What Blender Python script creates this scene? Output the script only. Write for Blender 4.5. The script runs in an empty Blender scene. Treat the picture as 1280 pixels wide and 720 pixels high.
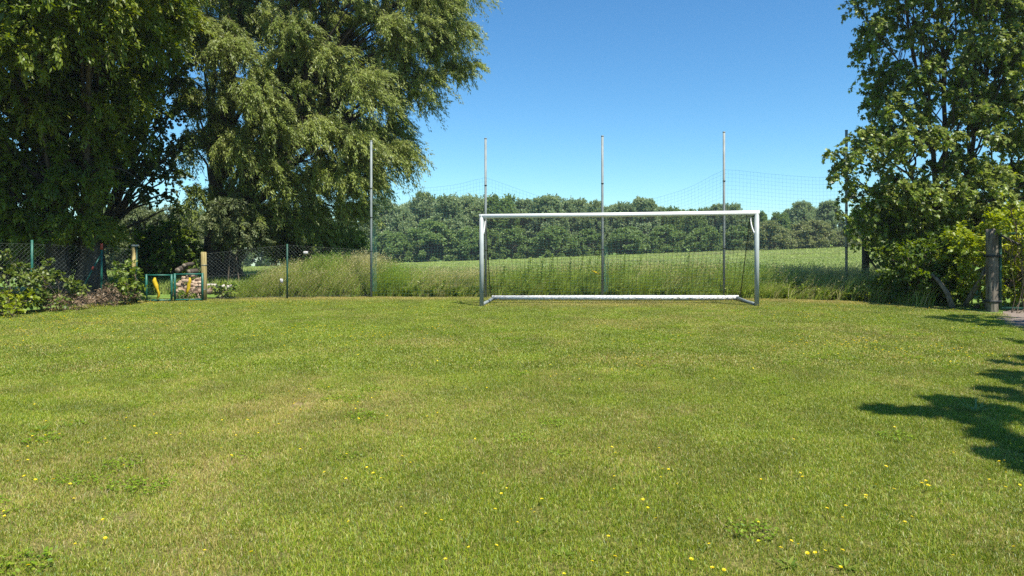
import bpy, math, random
import numpy as np
from mathutils import Vector
rng = np.random.default_rng(7)
random.seed(7)
S = bpy.context.scene
R = math.radians

# ------------------------------------------------------------------ camera, sky, sun, exposure
CAMZ = 1.6
cam_d = bpy.data.cameras.new("camera"); cam = bpy.data.objects.new("camera", cam_d)
S.collection.objects.link(cam); S.camera = cam
cam.location = (0, 0, CAMZ); cam.rotation_euler = (R(90), 0, 0)
cam_d.lens = 24; cam_d.sensor_width = 36; cam_d.shift_y = -54/1280
cam_d.clip_start = 0.05; cam_d.clip_end = 3000

SUN_EL = R(61)
sx, sy = 0.62, -0.78                       # towards the sun, on the ground plane
SUN_AZ = math.atan2(sx, sy)                # clockwise from +Y
W = bpy.data.worlds.new("World"); S.world = W; W.use_nodes = True
nt = W.node_tree; nt.nodes.clear()
sky = nt.nodes.new("ShaderNodeTexSky"); sky.sky_type = 'NISHITA'; sky.sun_disc = False
sky.sun_elevation = SUN_EL; sky.sun_rotation = SUN_AZ
sky.air_density = 1.0; sky.dust_density = 0.0; sky.ozone_density = 3.5; sky.altitude = 0
bgn = nt.nodes.new("ShaderNodeBackground"); bgn.inputs[1].default_value = 0.082
wo = nt.nodes.new("ShaderNodeOutputWorld")
hsv = nt.nodes.new("ShaderNodeHueSaturation"); hsv.inputs["Saturation"].default_value = 1.15
nt.links.new(sky.outputs[0], hsv.inputs["Color"]); tint = nt.nodes.new("ShaderNodeMixRGB"); tint.blend_type = 'MULTIPLY'; tint.inputs[0].default_value = 1; tint.inputs[2].default_value = (.68, .97, 1.05, 1)
nt.links.new(hsv.outputs[0], tint.inputs[1]); nt.links.new(tint.outputs[0], bgn.inputs[0]); nt.links.new(bgn.outputs[0], wo.inputs[0])
sun_d = bpy.data.lights.new("sun", 'SUN'); sun_d.energy = 4.6; sun_d.angle = R(0.53); sun_d.color = (1, 0.95, 0.86)
sun = bpy.data.objects.new("sun", sun_d); S.collection.objects.link(sun)
tosun = Vector((sx*math.cos(SUN_EL), sy*math.cos(SUN_EL), math.sin(SUN_EL)))
sun.rotation_euler = (-tosun).to_track_quat('-Z', 'Y').to_euler()
S.view_settings.view_transform = 'Standard'; S.view_settings.look = 'None'
S.view_settings.gamma = 1; S.view_settings.exposure = 0.97; S.view_settings.use_curve_mapping = False
S.cycles.max_bounces = 7; S.cycles.diffuse_bounces = 3; S.cycles.glossy_bounces = 2
S.cycles.transmission_bounces = 5; S.cycles.transparent_max_bounces = 6
S.cycles.use_denoising = False

# ------------------------------------------------------------------ helpers
F = 24/36*1280
def P(px, py, Y):                          # a photograph pixel at distance Y, in metres
    return np.array([(px-640)*Y/F, Y, CAMZ-(py-306)*Y/F])
_lat = {}
def noise(x, y, scale, seed=0):            # smooth value noise, 0..1
    if seed not in _lat: _lat[seed] = np.random.default_rng(100+seed).random((256, 256))
    L = _lat[seed]
    x = np.asarray(x, float)/scale+500; y = np.asarray(y, float)/scale+500
    i = np.floor(x).astype(int); j = np.floor(y).astype(int)
    u = x-i; v = y-j; u = u*u*(3-2*u); v = v*v*(3-2*v)
    i %= 256; j %= 256; i1 = (i+1) % 256; j1 = (j+1) % 256
    return (L[i, j]*(1-u)+L[i1, j]*u)*(1-v)+(L[i, j1]*(1-u)+L[i1, j1]*u)*v
def fbm(x, y, scale, seed=0, o=4):
    s = 0; a = 1; t = 0
    for k in range(o):
        s = s+a*noise(x, y, scale/2**k, seed+k); t += a; a *= 0.55
    return s/t
def ground(x, y):
    x = np.asarray(x, float); y = np.asarray(y, float)
    xl = np.clip(x, -16, 16)
    lawn = -0.08+0.009*xl+0.02*(noise(x, y, 3.1, 40)-0.5)
    lawn = np.where(x < -7, lawn+0.012*np.clip(-7-x, 0, 8), lawn)
    t = np.clip((y-24)/116, 0, 1.3)
    xf = np.clip(x, -110, 110)
    f = -0.07*(1-np.minimum(t, 1))+t*(-1.75+0.042*xf)
    w = np.clip((y-22)/8, 0, 1); w = w*w*(3-2*w)
    return lawn*(1-w)+f*w
def at(px, py):                            # the ground point under a pixel
    Y = 15.0
    for _ in range(60):
        X = (px-640)*Y/F
        Y = 0.5*Y+0.5*(CAMZ-float(ground(X, Y)))*F/(py-306)
    return np.array([(px-640)*Y/F, Y, float(ground((px-640)*Y/F, Y))])
def onground(px, Y, dz=0):
    X = (px-640)*Y/F
    return np.array([X, Y, float(ground(X, Y))+dz])

class MB:
    def __init__(self): self.v = []; self.q = []; self.t = []; self.a = []; self.n = 0
    def add(self, v, q=None, t=None, var=None):
        v = np.asarray(v, float).reshape(-1, 3)
        if q is not None and len(q): self.q.append(np.asarray(q, int).reshape(-1, 4)+self.n)
        if t is not None and len(t): self.t.append(np.asarray(t, int).reshape(-1, 3)+self.n)
        self.v.append(v); self.a.append(np.full(len(v), 0.5) if var is None else np.broadcast_to(np.asarray(var, float), (len(v),)))
        self.n += len(v); return self
    def mesh(self, name, mat, smooth=False):
        m = bpy.data.meshes.new(name)
        v = np.concatenate(self.v); q = np.concatenate(self.q) if self.q else np.zeros((0, 4), int)
        t = np.concatenate(self.t) if self.t else np.zeros((0, 3), int)
        m.vertices.add(len(v)); m.vertices.foreach_set("co", v.astype(np.float32).ravel())
        m.loops.add(q.size+t.size)
        m.loops.foreach_set("vertex_index", np.concatenate([q.ravel(), t.ravel()]).astype(np.int32))
        m.polygons.add(len(q)+len(t))
        m.polygons.foreach_set("loop_start", np.concatenate([np.arange(len(q))*4, len(q)*4+np.arange(len(t))*3]).astype(np.int32))
        if smooth: m.polygons.foreach_set("use_smooth", np.ones(len(q)+len(t), bool))
        m.update(calc_edges=True)
        at_ = m.attributes.new("var", 'FLOAT', 'POINT'); at_.data.foreach_set("value", np.concatenate(self.a).astype(np.float32))
        m.materials.append(mat); return m
    def build(self, name, mat, parent=None, smooth=False):
        o = bpy.data.objects.new(name, self.mesh(name, mat, smooth)); S.collection.objects.link(o)
        if parent is not None:
            o.parent = parent; o.matrix_parent_inverse.identity()
            o.location = -Vector(parent.location)
        return o
    def box(self, c, s, rz=0, tilt=None, var=0.5):
        c = np.asarray(c, float); h = np.asarray(s, float)/2
        v = np.array([[a, b, d] for a in (-1, 1) for b in (-1, 1) for d in (-1, 1)])*h
        if tilt is not None:
            M = np.array(tilt); v = v@M.T
        if rz:
            cz, sz = math.cos(rz), math.sin(rz); v = v@np.array([[cz, -sz, 0], [sz, cz, 0], [0, 0, 1]]).T
        return self.add(v+c, q=[[0, 1, 3, 2], [4, 6, 7, 5], [0, 4, 5, 1], [2, 3, 7, 6], [0, 2, 6, 4], [1, 5, 7, 3]], var=var)
    def tube(self, pts, rad, sides=8, cap=True, var=0.5):
        p = np.asarray(pts, float); n = len(p); r = np.broadcast_to(np.asarray(rad, float), (n,))
        d = np.gradient(p, axis=0); d /= np.linalg.norm(d, axis=1)[:, None]+1e-9
        ref = np.array([0, 0, 1.]) if abs(d[:, 2]).mean() < 0.8 else np.array([1., 0, 0])
        u = np.cross(d, ref); u /= np.linalg.norm(u, axis=1)[:, None]+1e-9; w = np.cross(d, u)
        an = np.arange(sides)*2*math.pi/sides
        v = p[:, None]+r[:, None, None]*(np.cos(an)[None, :, None]*u[:, None]+np.sin(an)[None, :, None]*w[:, None])
        i = np.arange(n-1)[:, None]*sides; k = np.arange(sides)[None]; k1 = (k+1) % sides
        q = np.stack([i+k, i+k1, i+sides+k1, i+sides+k], -1).reshape(-1, 4)
        v = v.reshape(-1, 3); t = []
        if cap:
            v = np.vstack([v, p[0], p[-1]]); a = n*sides
            t = [[a, (j+1) % sides, j] for j in range(sides)]+[[a+1, (n-1)*sides+j, (n-1)*sides+(j+1) % sides] for j in range(sides)]
        return self.add(v, q=q, t=t, var=var)
    def wires(self, A, B, r):              # many straight thin wires at once, three-sided
        A = np.asarray(A, float); B = np.asarray(B, float); n = len(A)
        if n == 0: return self
        d = B-A; d /= np.linalg.norm(d, axis=1)[:, None]+1e-9
        ref = np.where(np.abs(d[:, 2:3]) < 0.8, [[0, 0, 1.]], [[1., 0, 0]])
        u = np.cross(d, ref); u /= np.linalg.norm(u, axis=1)[:, None]+1e-9; w = np.cross(d, u)
        an = np.arange(3)*2*math.pi/3
        off = r*(np.cos(an)[None, :, None]*u[:, None]+np.sin(an)[None, :, None]*w[:, None])
        v = np.concatenate([A[:, None]+off, B[:, None]+off], 1)
        k = np.arange(n)[:, None]*6
        q = np.concatenate([k+np.array([[j, (j+1) % 3, 3+(j+1) % 3, 3+j]]) for j in range(3)], 0)
        return self.add(v.reshape(-1, 3), q=q)

def norm(a): return a/(np.linalg.norm(a, axis=-1, keepdims=True)+1e-9)
# leaf outlines: along, across, out of plane
LEAF = {
 'lance': (np.array([[0, 0, 0], [.4, .5, .12], [1, 0, 0], [.4, -.5, .12]]), None, [[0, 2, 1], [0, 3, 2]]),
 'ovate': (np.array([[0, 0, 0], [.25, .42, .1], [.62, .46, .1], [1, 0, -.08], [.62, -.46, .1], [.25, -.42, .1]]), [[0, 3, 2, 1], [0, 5, 4, 3]], None),
 'maple': (np.array([[0.12, 0, 0], [.0, .3, .06], [.3, .28, .05], [.5, .62, .1], [.58, .24, .04], [1, 0, -.1], [.58, -.24, .04], [.5, -.62, .1], [.3, -.28, .05], [.0, -.3, .06]]), None,
           [[0, 2, 1], [0, 4, 2], [2, 4, 3], [0, 5, 4], [0, 6, 5], [0, 8, 6], [8, 7, 6], [0, 9, 8]]),
}
def leaves(mb, kind, pos, D, N, L, Wd, var):
    tv, tq, tt = LEAF[kind]; n = len(pos); k = len(tv)
    D = norm(D); B = norm(np.cross(N, D)); Nn = np.cross(D, B)
    L = np.broadcast_to(L, (n,)); Wd = np.broadcast_to(Wd, (n,))
    v = pos[:, None]+tv[None, :, :1]*(L[:, None, None]*D[:, None])+tv[None, :, 1:2]*(Wd[:, None, None]*B[:, None])+tv[None, :, 2:]*(Wd[:, None, None]*Nn[:, None])
    off = np.arange(n)[:, None, None]*k
    q = (off+np.array(tq)[None]).reshape(-1, 4) if tq else None
    t = (off+np.array(tt)[None]).reshape(-1, 3) if tt else None
    mb.add(v.reshape(-1, 3), q=q, t=t, var=np.repeat(var, k))

# ------------------------------------------------------------------ materials
def newmat(name):
    m = bpy.data.materials.new(name); m.use_nodes = True; m.node_tree.nodes.clear()
    o = m.node_tree.nodes.new("ShaderNodeOutputMaterial"); return m, m.node_tree, o
def N_(t, kind, **kw):
    n = t.nodes.new(kind)
    for k, v in kw.items(): setattr(n, k, v)
    return n
def ramp(t, fac, stops):
    r = N_(t, "ShaderNodeValToRGB"); e = r.color_ramp.elements
    while len(e) < len(stops): e.new(0.5)
    for s, (p, c) in zip(e, stops): s.position = p; s.color = (*c, 1)
    t.links.new(fac, r.inputs[0]); return r.outputs[0]
def leafmat(name, stops, transl=0.4, gloss=0.06, tcol=1.25, rough=0.45, under=None):
    m, t, o = newmat(name)
    a = N_(t, "ShaderNodeAttribute", attribute_name="var")
    col = ramp(t, a.outputs["Fac"], stops)
    if under is not None:                  # paler underside of the leaf
        g = N_(t, "ShaderNodeNewGeometry"); mx = N_(t, "ShaderNodeMixRGB")
        mx.inputs[2].default_value = (*under, 1)
        t.links.new(g.outputs["Backfacing"], mx.inputs[0]); t.links.new(col, mx.inputs[1]); col = mx.outputs[0]
    d = N_(t, "ShaderNodeBsdfDiffuse"); tr = N_(t, "ShaderNodeBsdfTranslucent")
    hs = N_(t, "ShaderNodeHueSaturation"); hs.inputs["Hue"].default_value = 0.485; hs.inputs["Value"].default_value = tcol; hs.inputs["Saturation"].default_value = 1.15
    t.links.new(col, d.inputs[0]); t.links.new(col, hs.inputs["Color"]); t.links.new(hs.outputs[0], tr.inputs[0])
    mx1 = N_(t, "ShaderNodeMixShader"); mx1.inputs[0].default_value = transl
    t.links.new(d.outputs[0], mx1.inputs[1]); t.links.new(tr.outputs[0], mx1.inputs[2])
    gl = N_(t, "ShaderNodeBsdfGlossy"); gl.inputs["Roughness"].default_value = rough
    mx2 = N_(t, "ShaderNodeMixShader"); mx2.inputs[0].default_value = gloss
    t.links.new(mx1.outputs[0], mx2.inputs[1]); t.links.new(gl.outputs[0], mx2.inputs[2])
    t.links.new(mx2.outputs[0], o.inputs[0]); return m
def solid(name, c1, c2, scale=8, rough=0.7, metal=0, bump=0, spec=0.3, stretch=(1, 1, 1), detail=6, lo=0.35, hi=0.65):
    m, t, o = newmat(name)
    b = N_(t, "ShaderNodeBsdfPrincipled"); tc = N_(t, "ShaderNodeTexCoord"); mp = N_(t, "ShaderNodeMapping")
    mp.inputs["Scale"].default_value = stretch
    nz = N_(t, "ShaderNodeTexNoise"); nz.inputs["Scale"].default_value = scale; nz.inputs["Detail"].default_value = detail; nz.inputs["Roughness"].default_value = 0.65
    t.links.new(tc.outputs["Object"], mp.inputs[0]); t.links.new(mp.outputs[0], nz.inputs["Vector"])
    c = ramp(t, nz.outputs["Fac"], [(lo, c1), (hi, c2)])
    t.links.new(c, b.inputs["Base Color"]); b.inputs["Roughness"].default_value = rough; b.inputs["Metallic"].default_value = metal
    b.inputs["Specular IOR Level"].default_value = spec
    if bump:
        bp = N_(t, "ShaderNodeBump"); bp.inputs["Strength"].default_value = bump; bp.inputs["Distance"].default_value = 0.02
        t.links.new(nz.outputs["Fac"], bp.inputs["Height"]); t.links.new(bp.outputs[0], b.inputs["Normal"])
    t.links.new(b.outputs[0], o.inputs[0]); return m
M = {}
M['bark'] = solid('bark', (.03, .024, .018), (.10, .08, .06), 9, 0.9, bump=0.8, stretch=(1, 1, .25))
M['bark_pale'] = solid('bark_pale', (.10, .085, .06), (.34, .28, .20), 7, 0.9, bump=0.6, stretch=(1, 1, .4))
M['twig'] = solid('twig', (.07, .055, .04), (.16, .12, .08), 12, 0.9)
M['aluminium'] = solid('aluminium', (.30, .34, .33), (.38, .415, .40), 5, 0.5, metal=0.0, spec=0.5)
M['white_paint'] = solid('white_paint', (.72, .73, .70), (.82, .82, .80), 6, 0.45, spec=0.4)
M['worn_white'] = solid('worn_white', (.36, .33, .27), (.80, .79, .76), 14, 0.55, spec=0.4, lo=.3, hi=.5)
M['galvanised'] = solid('galvanised', (.15, .18, .175), (.25, .28, .27), 11, 0.55, metal=0.0, spec=0.4, stretch=(1, 1, .3))
M['dark_steel'] = solid('dark_steel', (.025, .03, .03), (.06, .06, .055), 12, 0.55, metal=0.3)
M['green_paint'] = solid('green_paint', (.008, .07, .05), (.015, .13, .09), 9, 0.45, spec=0.4)
M['dark_green_paint'] = solid('dark_green_paint', (.012, .05, .035), (.02, .085, .055), 9, 0.5)
M['red_paint'] = solid('red_paint', (.35, .05, .03), (.5, .09, .05), 20, 0.5)
M['wire'] = solid('wire', (.13, .155, .14), (.22, .245, .22), 15, 0.5, metal=0.3)
M['net_green'] = solid('net_green', (.03, .13, .11), (.06, .19, .16), 6, 0.8)
M['net_dark'] = solid('net_dark', (.03, .035, .025), (.07, .06, .03), 6, 0.85)
M['old_wood'] = solid('old_wood', (.06, .05, .038), (.25, .215, .165), 7, 0.85, bump=0.5, stretch=(3, 3, .3))
M['mossy_wood'] = solid('mossy_wood', (.20, .15, .05), (.42, .34, .15), 6, 0.85, bump=0.5, stretch=(3, 3, .4))
M['stone'] = solid('stone', (.26, .18, .12), (.52, .40, .29), 5, 0.9, bump=0.6)
M['brown_stone'] = solid('brown_stone', (.10, .065, .045), (.24, .16, .11), 6, 0.9, bump=0.6)
M['concrete'] = solid('concrete', (.42, .38, .33), (.60, .56, .50), 8, 0.9, bump=0.3)
M['yellow_cloth'] = solid('yellow_cloth', (.40, .27, .008), (.62, .43, .015), 12, 0.7)
M['white_stone'] = solid('white_stone', (.36, .35, .33), (.60, .59, .57), 9, 0.85, bump=0.4)

# ground materials
def mat_lawn():
    m, t, o = newmat('lawn_soil'); b = N_(t, "ShaderNodeBsdfPrincipled")
    g = N_(t, "ShaderNodeNewGeometry"); nz = N_(t, "ShaderNodeTexNoise"); nz.inputs["Scale"].default_value = 40; nz.inputs["Detail"].default_value = 6
    t.links.new(g.outputs["Position"], nz.inputs["Vector"])
    c = ramp(t, nz.outputs["Fac"], [(.3, (.05, .055, .012)), (.5, (.10, .11, .02)), (.7, (.19, .17, .05))])
    a = N_(t, "ShaderNodeAttribute", attribute_name="dry"); mx = N_(t, "ShaderNodeMixRGB")
    c2 = ramp(t, nz.outputs["Fac"], [(.3, (.17, .12, .06)), (.7, (.36, .27, .15))])
    t.links.new(a.outputs["Fac"], mx.inputs[0]); t.links.new(c, mx.inputs[1]); t.links.new(c2, mx.inputs[2])
    t.links.new(mx.outputs[0], b.inputs["Base Color"]); b.inputs["Roughness"].default_value = 0.95; b.inputs["Specular IOR Level"].default_value = 0.1
    bp = N_(t, "ShaderNodeBump"); bp.inputs["Strength"].default_value = 0.7; bp.inputs["Distance"].default_value = 0.03
    t.links.new(nz.outputs["Fac"], bp.inputs["Height"]); t.links.new(bp.outputs[0], b.inputs["Normal"])
    t.links.new(b.outputs[0], o.inputs[0]); return m
def mat_field():
    m, t, o = newmat('field_soil'); b = N_(t, "ShaderNodeBsdfPrincipled")
    g = N_(t, "ShaderNodeNewGeometry"); mp = N_(t, "ShaderNodeMapping"); mp.inputs["Scale"].default_value = (1, .35, 1)
    nz = N_(t, "ShaderNodeTexNoise"); nz.inputs["Scale"].default_value = 1.2; nz.inputs["Detail"].default_value = 8
    t.links.new(g.outputs["Position"], mp.inputs[0]); t.links.new(mp.outputs[0], nz.inputs["Vector"])
    c = ramp(t, nz.outputs["Fac"], [(.3, (.10, .18, .03)), (.55, (.15, .23, .05)), (.75, (.20, .28, .07))])
    t.links.new(c, b.inputs["Base Color"]); b.inputs["Roughness"].default_value = 0.95; b.inputs["Specular IOR Level"].default_value = 0.1
    t.links.new(b.outputs[0], o.inputs[0]); return m
def mat_blade(name, green, straw, tone=(.66, 1.24)):
    m, t, o = newmat(name)
    a = N_(t, "ShaderNodeAttribute", attribute_name="var")
    dr = N_(t, "ShaderNodeAttribute", attribute_name="dry"); dr.attribute_type = 'INSTANCER'
    gt = N_(t, "ShaderNodeMath", operation='MULTIPLY'); gt.inputs[1].default_value = 7.31
    fr = N_(t, "ShaderNodeMath", operation='FRACT')
    t.links.new(a.outputs["Fac"], gt.inputs[0]); t.links.new(gt.outputs[0], fr.inputs[0])
    lt = N_(t, "ShaderNodeMath", operation='LESS_THAN'); t.links.new(fr.outputs[0], lt.inputs[0]); t.links.new(dr.outputs["Fac"], lt.inputs[1])
    c1 = ramp(t, a.outputs["Fac"], green); c2 = ramp(t, a.outputs["Fac"], straw)
    mx = N_(t, "ShaderNodeMixRGB"); t.links.new(lt.outputs[0], mx.inputs[0]); t.links.new(c1, mx.inputs[1]); t.links.new(c2, mx.inputs[2])
    oi = N_(t, "ShaderNodeAttribute", attribute_name="tone"); oi.attribute_type = 'INSTANCER'; mr = N_(t, "ShaderNodeMapRange"); mr.inputs[3].default_value = tone[0]; mr.inputs[4].default_value = tone[1]
    hv = N_(t, "ShaderNodeHueSaturation"); t.links.new(oi.outputs["Fac"], mr.inputs[0]); t.links.new(mr.outputs[0], hv.inputs["Value"]); t.links.new(mx.outputs[0], hv.inputs["Color"]); mx = hv
    d = N_(t, "ShaderNodeBsdfDiffuse"); tr = N_(t, "ShaderNodeBsdfTranslucent"); gl = N_(t, "ShaderNodeBsdfGlossy"); gl.inputs["Roughness"].default_value = 0.5
    s = N_(t, "ShaderNodeMixShader"); s.inputs[0].default_value = 0.35; s2 = N_(t, "ShaderNodeMixShader"); s2.inputs[0].default_value = 0.05
    t.links.new(mx.outputs[0], d.inputs[0]); t.links.new(mx.outputs[0], tr.inputs[0])
    t.links.new(d.outputs[0], s.inputs[1]); t.links.new(tr.outputs[0], s.inputs[2]); t.links.new(s.outputs[0], s2.inputs[1]); t.links.new(gl.outputs[0], s2.inputs[2])
    t.links.new(s2.outputs[0], o.inputs[0]); return m
M['lawn_soil'] = mat_lawn(); M['field_soil'] = mat_field()
M['blade'] = mat_blade('blade', [(0, (.095, .185, .005)), (.5, (.215, .305, .009)), (1, (.40, .42, .025))], [(0, (.33, .27, .05)), (1, (.54, .45, .14))])
M['tall_blade'] = mat_blade('tall_blade', [(0, (.12, .22, .012)), (.5, (.225, .315, .022)), (1, (.36, .40, .06))], [(0, (.36, .32, .13)), (.5, (.42, .38, .16)), (1, (.44, .37, .20))], (.85, 1.6))
M['crop_blade'] = mat_blade('crop_blade', [(0, (.20, .30, .04)), (.5, (.32, .42, .075)), (1, (.44, .50, .13))], [(0, (.30, .28, .11)), (1, (.36, .34, .16))])

# ------------------------------------------------------------------ tagging
def tag(o, label=None, cat=None, group=None, kind=None):
    if label: o['label'] = label
    if cat: o['category'] = cat
    if group: o['group'] = group
    if kind: o['kind'] = kind
    return o
def empty(name, loc):
    o = bpy.data.objects.new(name, None); o.empty_display_size = 0.2
    o.location = [float(c) for c in loc]; S.collection.objects.link(o); return o

# scatter by geometry nodes, only for grass and other uncountable growth
def scatter(name, pts, rot, scl, idx, templates, label, cat, dry=None, tilt=None, tone=None):
    n = len(pts)
    me = bpy.data.meshes.new(name); me.vertices.add(n); me.vertices.foreach_set("co", np.asarray(pts, np.float32).ravel()); me.update()
    rv = np.zeros((n, 3), np.float32); rv[:, 2] = rot
    if tilt is not None: rv[:, :2] = tilt
    a = me.attributes.new("rot", 'FLOAT_VECTOR', 'POINT'); a.data.foreach_set("vector", rv.ravel())
    sc3 = np.asarray(scl, np.float32)
    if sc3.ndim == 1: sc3 = np.repeat(sc3[:, None], 3, 1)
    a = me.attributes.new("scl", 'FLOAT_VECTOR', 'POINT'); a.data.foreach_set("vector", np.ascontiguousarray(sc3).ravel())
    a = me.attributes.new("idx", 'INT', 'POINT'); a.data.foreach_set("value", np.asarray(idx, np.int32))
    a = me.attributes.new("dry", 'FLOAT', 'POINT'); a.data.foreach_set("value", np.asarray(dry if dry is not None else np.zeros(n), np.float32))
    a = me.attributes.new("tone", 'FLOAT', 'POINT'); a.data.foreach_set("value", np.asarray(tone if tone is not None else rng.random(n), np.float32))
    o = bpy.data.objects.new(name, me); S.collection.objects.link(o)
    col = bpy.data.collections.new(name+"_source")
    for k, tm in enumerate(templates):
        to = bpy.data.objects.new("%s_tuft_%02d" % (name, k), tm); col.objects.link(to)
    g = bpy.data.node_groups.new(name, 'GeometryNodeTree')
    g.interface.new_socket("Geometry", in_out='INPUT', socket_type='NodeSocketGeometry'); g.interface.new_socket("Geometry", in_out='OUTPUT', socket_type='NodeSocketGeometry')
    gi = g.nodes.new("NodeGroupInput"); go = g.nodes.new("NodeGroupOutput"); ip = g.nodes.new("GeometryNodeInstanceOnPoints")
    ci = g.nodes.new("GeometryNodeCollectionInfo"); ci.inputs["Collection"].default_value = col
    ci.inputs["Separate Children"].default_value = True; ci.inputs["Reset Children"].default_value = True
    ip.inputs["Pick Instance"].default_value = True
    def na(nm, ty):
        x = g.nodes.new("GeometryNodeInputNamedAttribute"); x.data_type = ty; x.inputs["Name"].default_value = nm
        return next(s for s in x.outputs if s.enabled)
    L = g.links.new
    L(gi.outputs[0], ip.inputs["Points"]); L(ci.outputs[0], ip.inputs["Instance"])
    L(na("idx", 'INT'), ip.inputs["Instance Index"]); L(na("rot", 'FLOAT_VECTOR'), ip.inputs["Rotation"]); L(na("scl", 'FLOAT_VECTOR'), ip.inputs["Scale"])
    L(ip.outputs[0], go.inputs[0])
    md = o.modifiers.new("scatter", 'NODES'); md.node_group = g
    return tag(o, label, cat, kind='stuff')

# ------------------------------------------------------------------ ground
EDGE = np.array([[-60, 8], [-14.6, 15.2]]+[list(at(*p)[:2]) for p in ((0, 391), (60, 387), (110, 382), (185, 376), (255, 374), (330, 372), (464, 371), (600, 371.5), (760, 371), (950, 373.5), (1058, 376), (1130, 381), (1200, 388), (1236, 393))]+[[13, 14.6], [13.8, 10], [15, 0], [60, -10]])
def edge(x): return np.interp(x, EDGE[:, 0], EDGE[:, 1])
def dryness(x, y):
    d = fbm(x, y, 2.4, 3, 4)*0.48+fbm(x, y, 0.45, 9, 3)*0.52
    d = np.clip((d-0.475)*4.2, 0, 1)*0.47+0.07
    e = edge(x)-y
    strip = np.exp(-(np.clip(e-0.2, 0, 9)/1.3)**2)*np.clip(1.9*fbm(x, y, 0.9, 15, 3), 0.3, 1)
    gx = np.clip(1-np.abs(x-2.9)/4.6, 0, 1)**.5
    strip2 = np.exp(-((y-19.6+0.1*x)/1.3)**2)*gx*0.9
    left = np.exp(-((x+1.9)/1.1)**2-((y-6.6)/1.2)**2)*0.28+np.exp(-((x-0.5)/0.9)**2-((y-5.6)/0.6)**2)*0.25
    return np.clip(np.maximum(d+left, np.maximum(strip, strip2)*0.95), 0, .97)
def axis(a, b, seg):
    out = [a]
    for (to, st) in seg:
        k = max(1, int(round((to-out[-1])/st))); out += list(np.linspace(out[-1], to, k+1)[1:])
    return np.array(out)
gx = axis(-260, 260, [(-120, 25), (-30, 6), (-16, 1), (16, .25), (30, 1), (120, 6), (260, 25)])
gy = axis(-60, 320, [(-8, 4), (0, 1), (26, .25), (45, 1), (160, 5), (320, 20)])
GX, GY = np.meshgrid(gx, gy, indexing='ij')
gv = np.stack([GX, GY, ground(GX, GY)], -1).reshape(-1, 3)
I, J = np.meshgrid(np.arange(len(gx)-1), np.arange(len(gy)-1), indexing='ij')
k = I*len(gy)+J
gq = np.stack([k, k+len(gy), k+len(gy)+1, k+1], -1).reshape(-1, 4)
cen = gv[gq].mean(1); is_lawn = cen[:, 1] < edge(cen[:, 0])
for nm, sel, mt in (('lawn', is_lawn, 'lawn_soil'), ('field', ~is_lawn, 'field_soil')):
    q = gq[sel]; u, inv = np.unique(q, return_inverse=True)
    mb = MB(); mb.add(gv[u], q=inv.reshape(-1, 4)); o = mb.build(nm, M[mt], smooth=True)
    a = o.data.attributes.new("dry", 'FLOAT', 'POINT')
    a.data.foreach_set("value", dryness(gv[u][:, 0], gv[u][:, 1]).astype(np.float32))
    tag(o, {'lawn': 'mown lawn with dry straw patches in front of the goal', 'field': 'green farm field stretching from the fence to the far trees'}[nm], {'lawn': 'lawn', 'field': 'field'}[nm], kind='structure')
# worn gravel path at the right-hand gate
PATH = [at(1246, 397), at(1262, 408), at(1330, 425), onground(1420, 15.2), onground(1420, 17.2), onground(1262, 16.6)]
pc = np.mean(PATH, 0); pn = 28; pv = []
for rr in np.linspace(0.12, 1, 6):
    for a in range(pn):
        f = a/pn*len(PATH); i0 = int(f) % len(PATH); q = PATH[i0]*(1-f % 1)+PATH[(i0+1) % len(PATH)]*(f % 1)
        p = pc+(q-pc)*rr*(1+0.06*math.sin(a*2.3)); pv.append([p[0], p[1], float(ground(p[0], p[1]))+0.012])
pv.append([pc[0], pc[1], float(ground(pc[0], pc[1]))+0.012])
pq = [[r*pn+a, r*pn+(a+1) % pn, (r+1)*pn+(a+1) % pn, (r+1)*pn+a] for r in range(5) for a in range(pn)]
M['gravel'] = solid('gravel', (.13, .10, .08), (.27, .22, .18), 30, 0.95, bump=0.7)
mb = MB(); mb.add(pv, q=pq, t=[[len(pv)-1, a, (a+1) % pn] for a in range(pn)])
tag(mb.build('path', M['gravel']), 'grey worn earth path under the metal gate', 'path', kind='structure')

# ------------------------------------------------------------------ grass
def blades(mb, n, size, h, w, lean, wind=(0, 0), var=None, seg=2):
    x = rng.uniform(-size/2, size/2, (n, 2)); a = rng.uniform(0, 2*np.pi, n)
    hh = h[0]+(h[1]-h[0])*rng.beta(2, 2, n); ww = rng.uniform(*w, n)
    ln = rng.uniform(*lean, n)*hh
    dr = np.stack([np.cos(a), np.sin(a)], 1)*ln[:, None]+np.array(wind)*hh[:, None]
    b = rng.uniform(0, 2*np.pi, n); side = np.stack([np.cos(b), np.sin(b), 0*b], 1)*ww[:, None]/2
    p0 = np.column_stack([x, np.full(n, -0.01)])
    p1 = np.column_stack([x+dr*0.32, hh*0.55]); p2 = np.column_stack([x+dr, hh*np.sqrt(np.clip(1-(ln/hh)**2*0.4, .2, 1))])
    v = np.stack([p0-side, p0+side, p1+side*.85, p1-side*.85, p2], 1)
    o = np.arange(n)[:, None]*5
    vr = rng.random(n) if var is None else rng.uniform(*var, n)
    mb.add(v.reshape(-1, 3), q=o+np.array([[0, 1, 2, 3]]), t=o+np.array([[3, 2, 4]]), var=np.repeat(vr, 5))
    return p2
near_t = []; far_t = []
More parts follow.
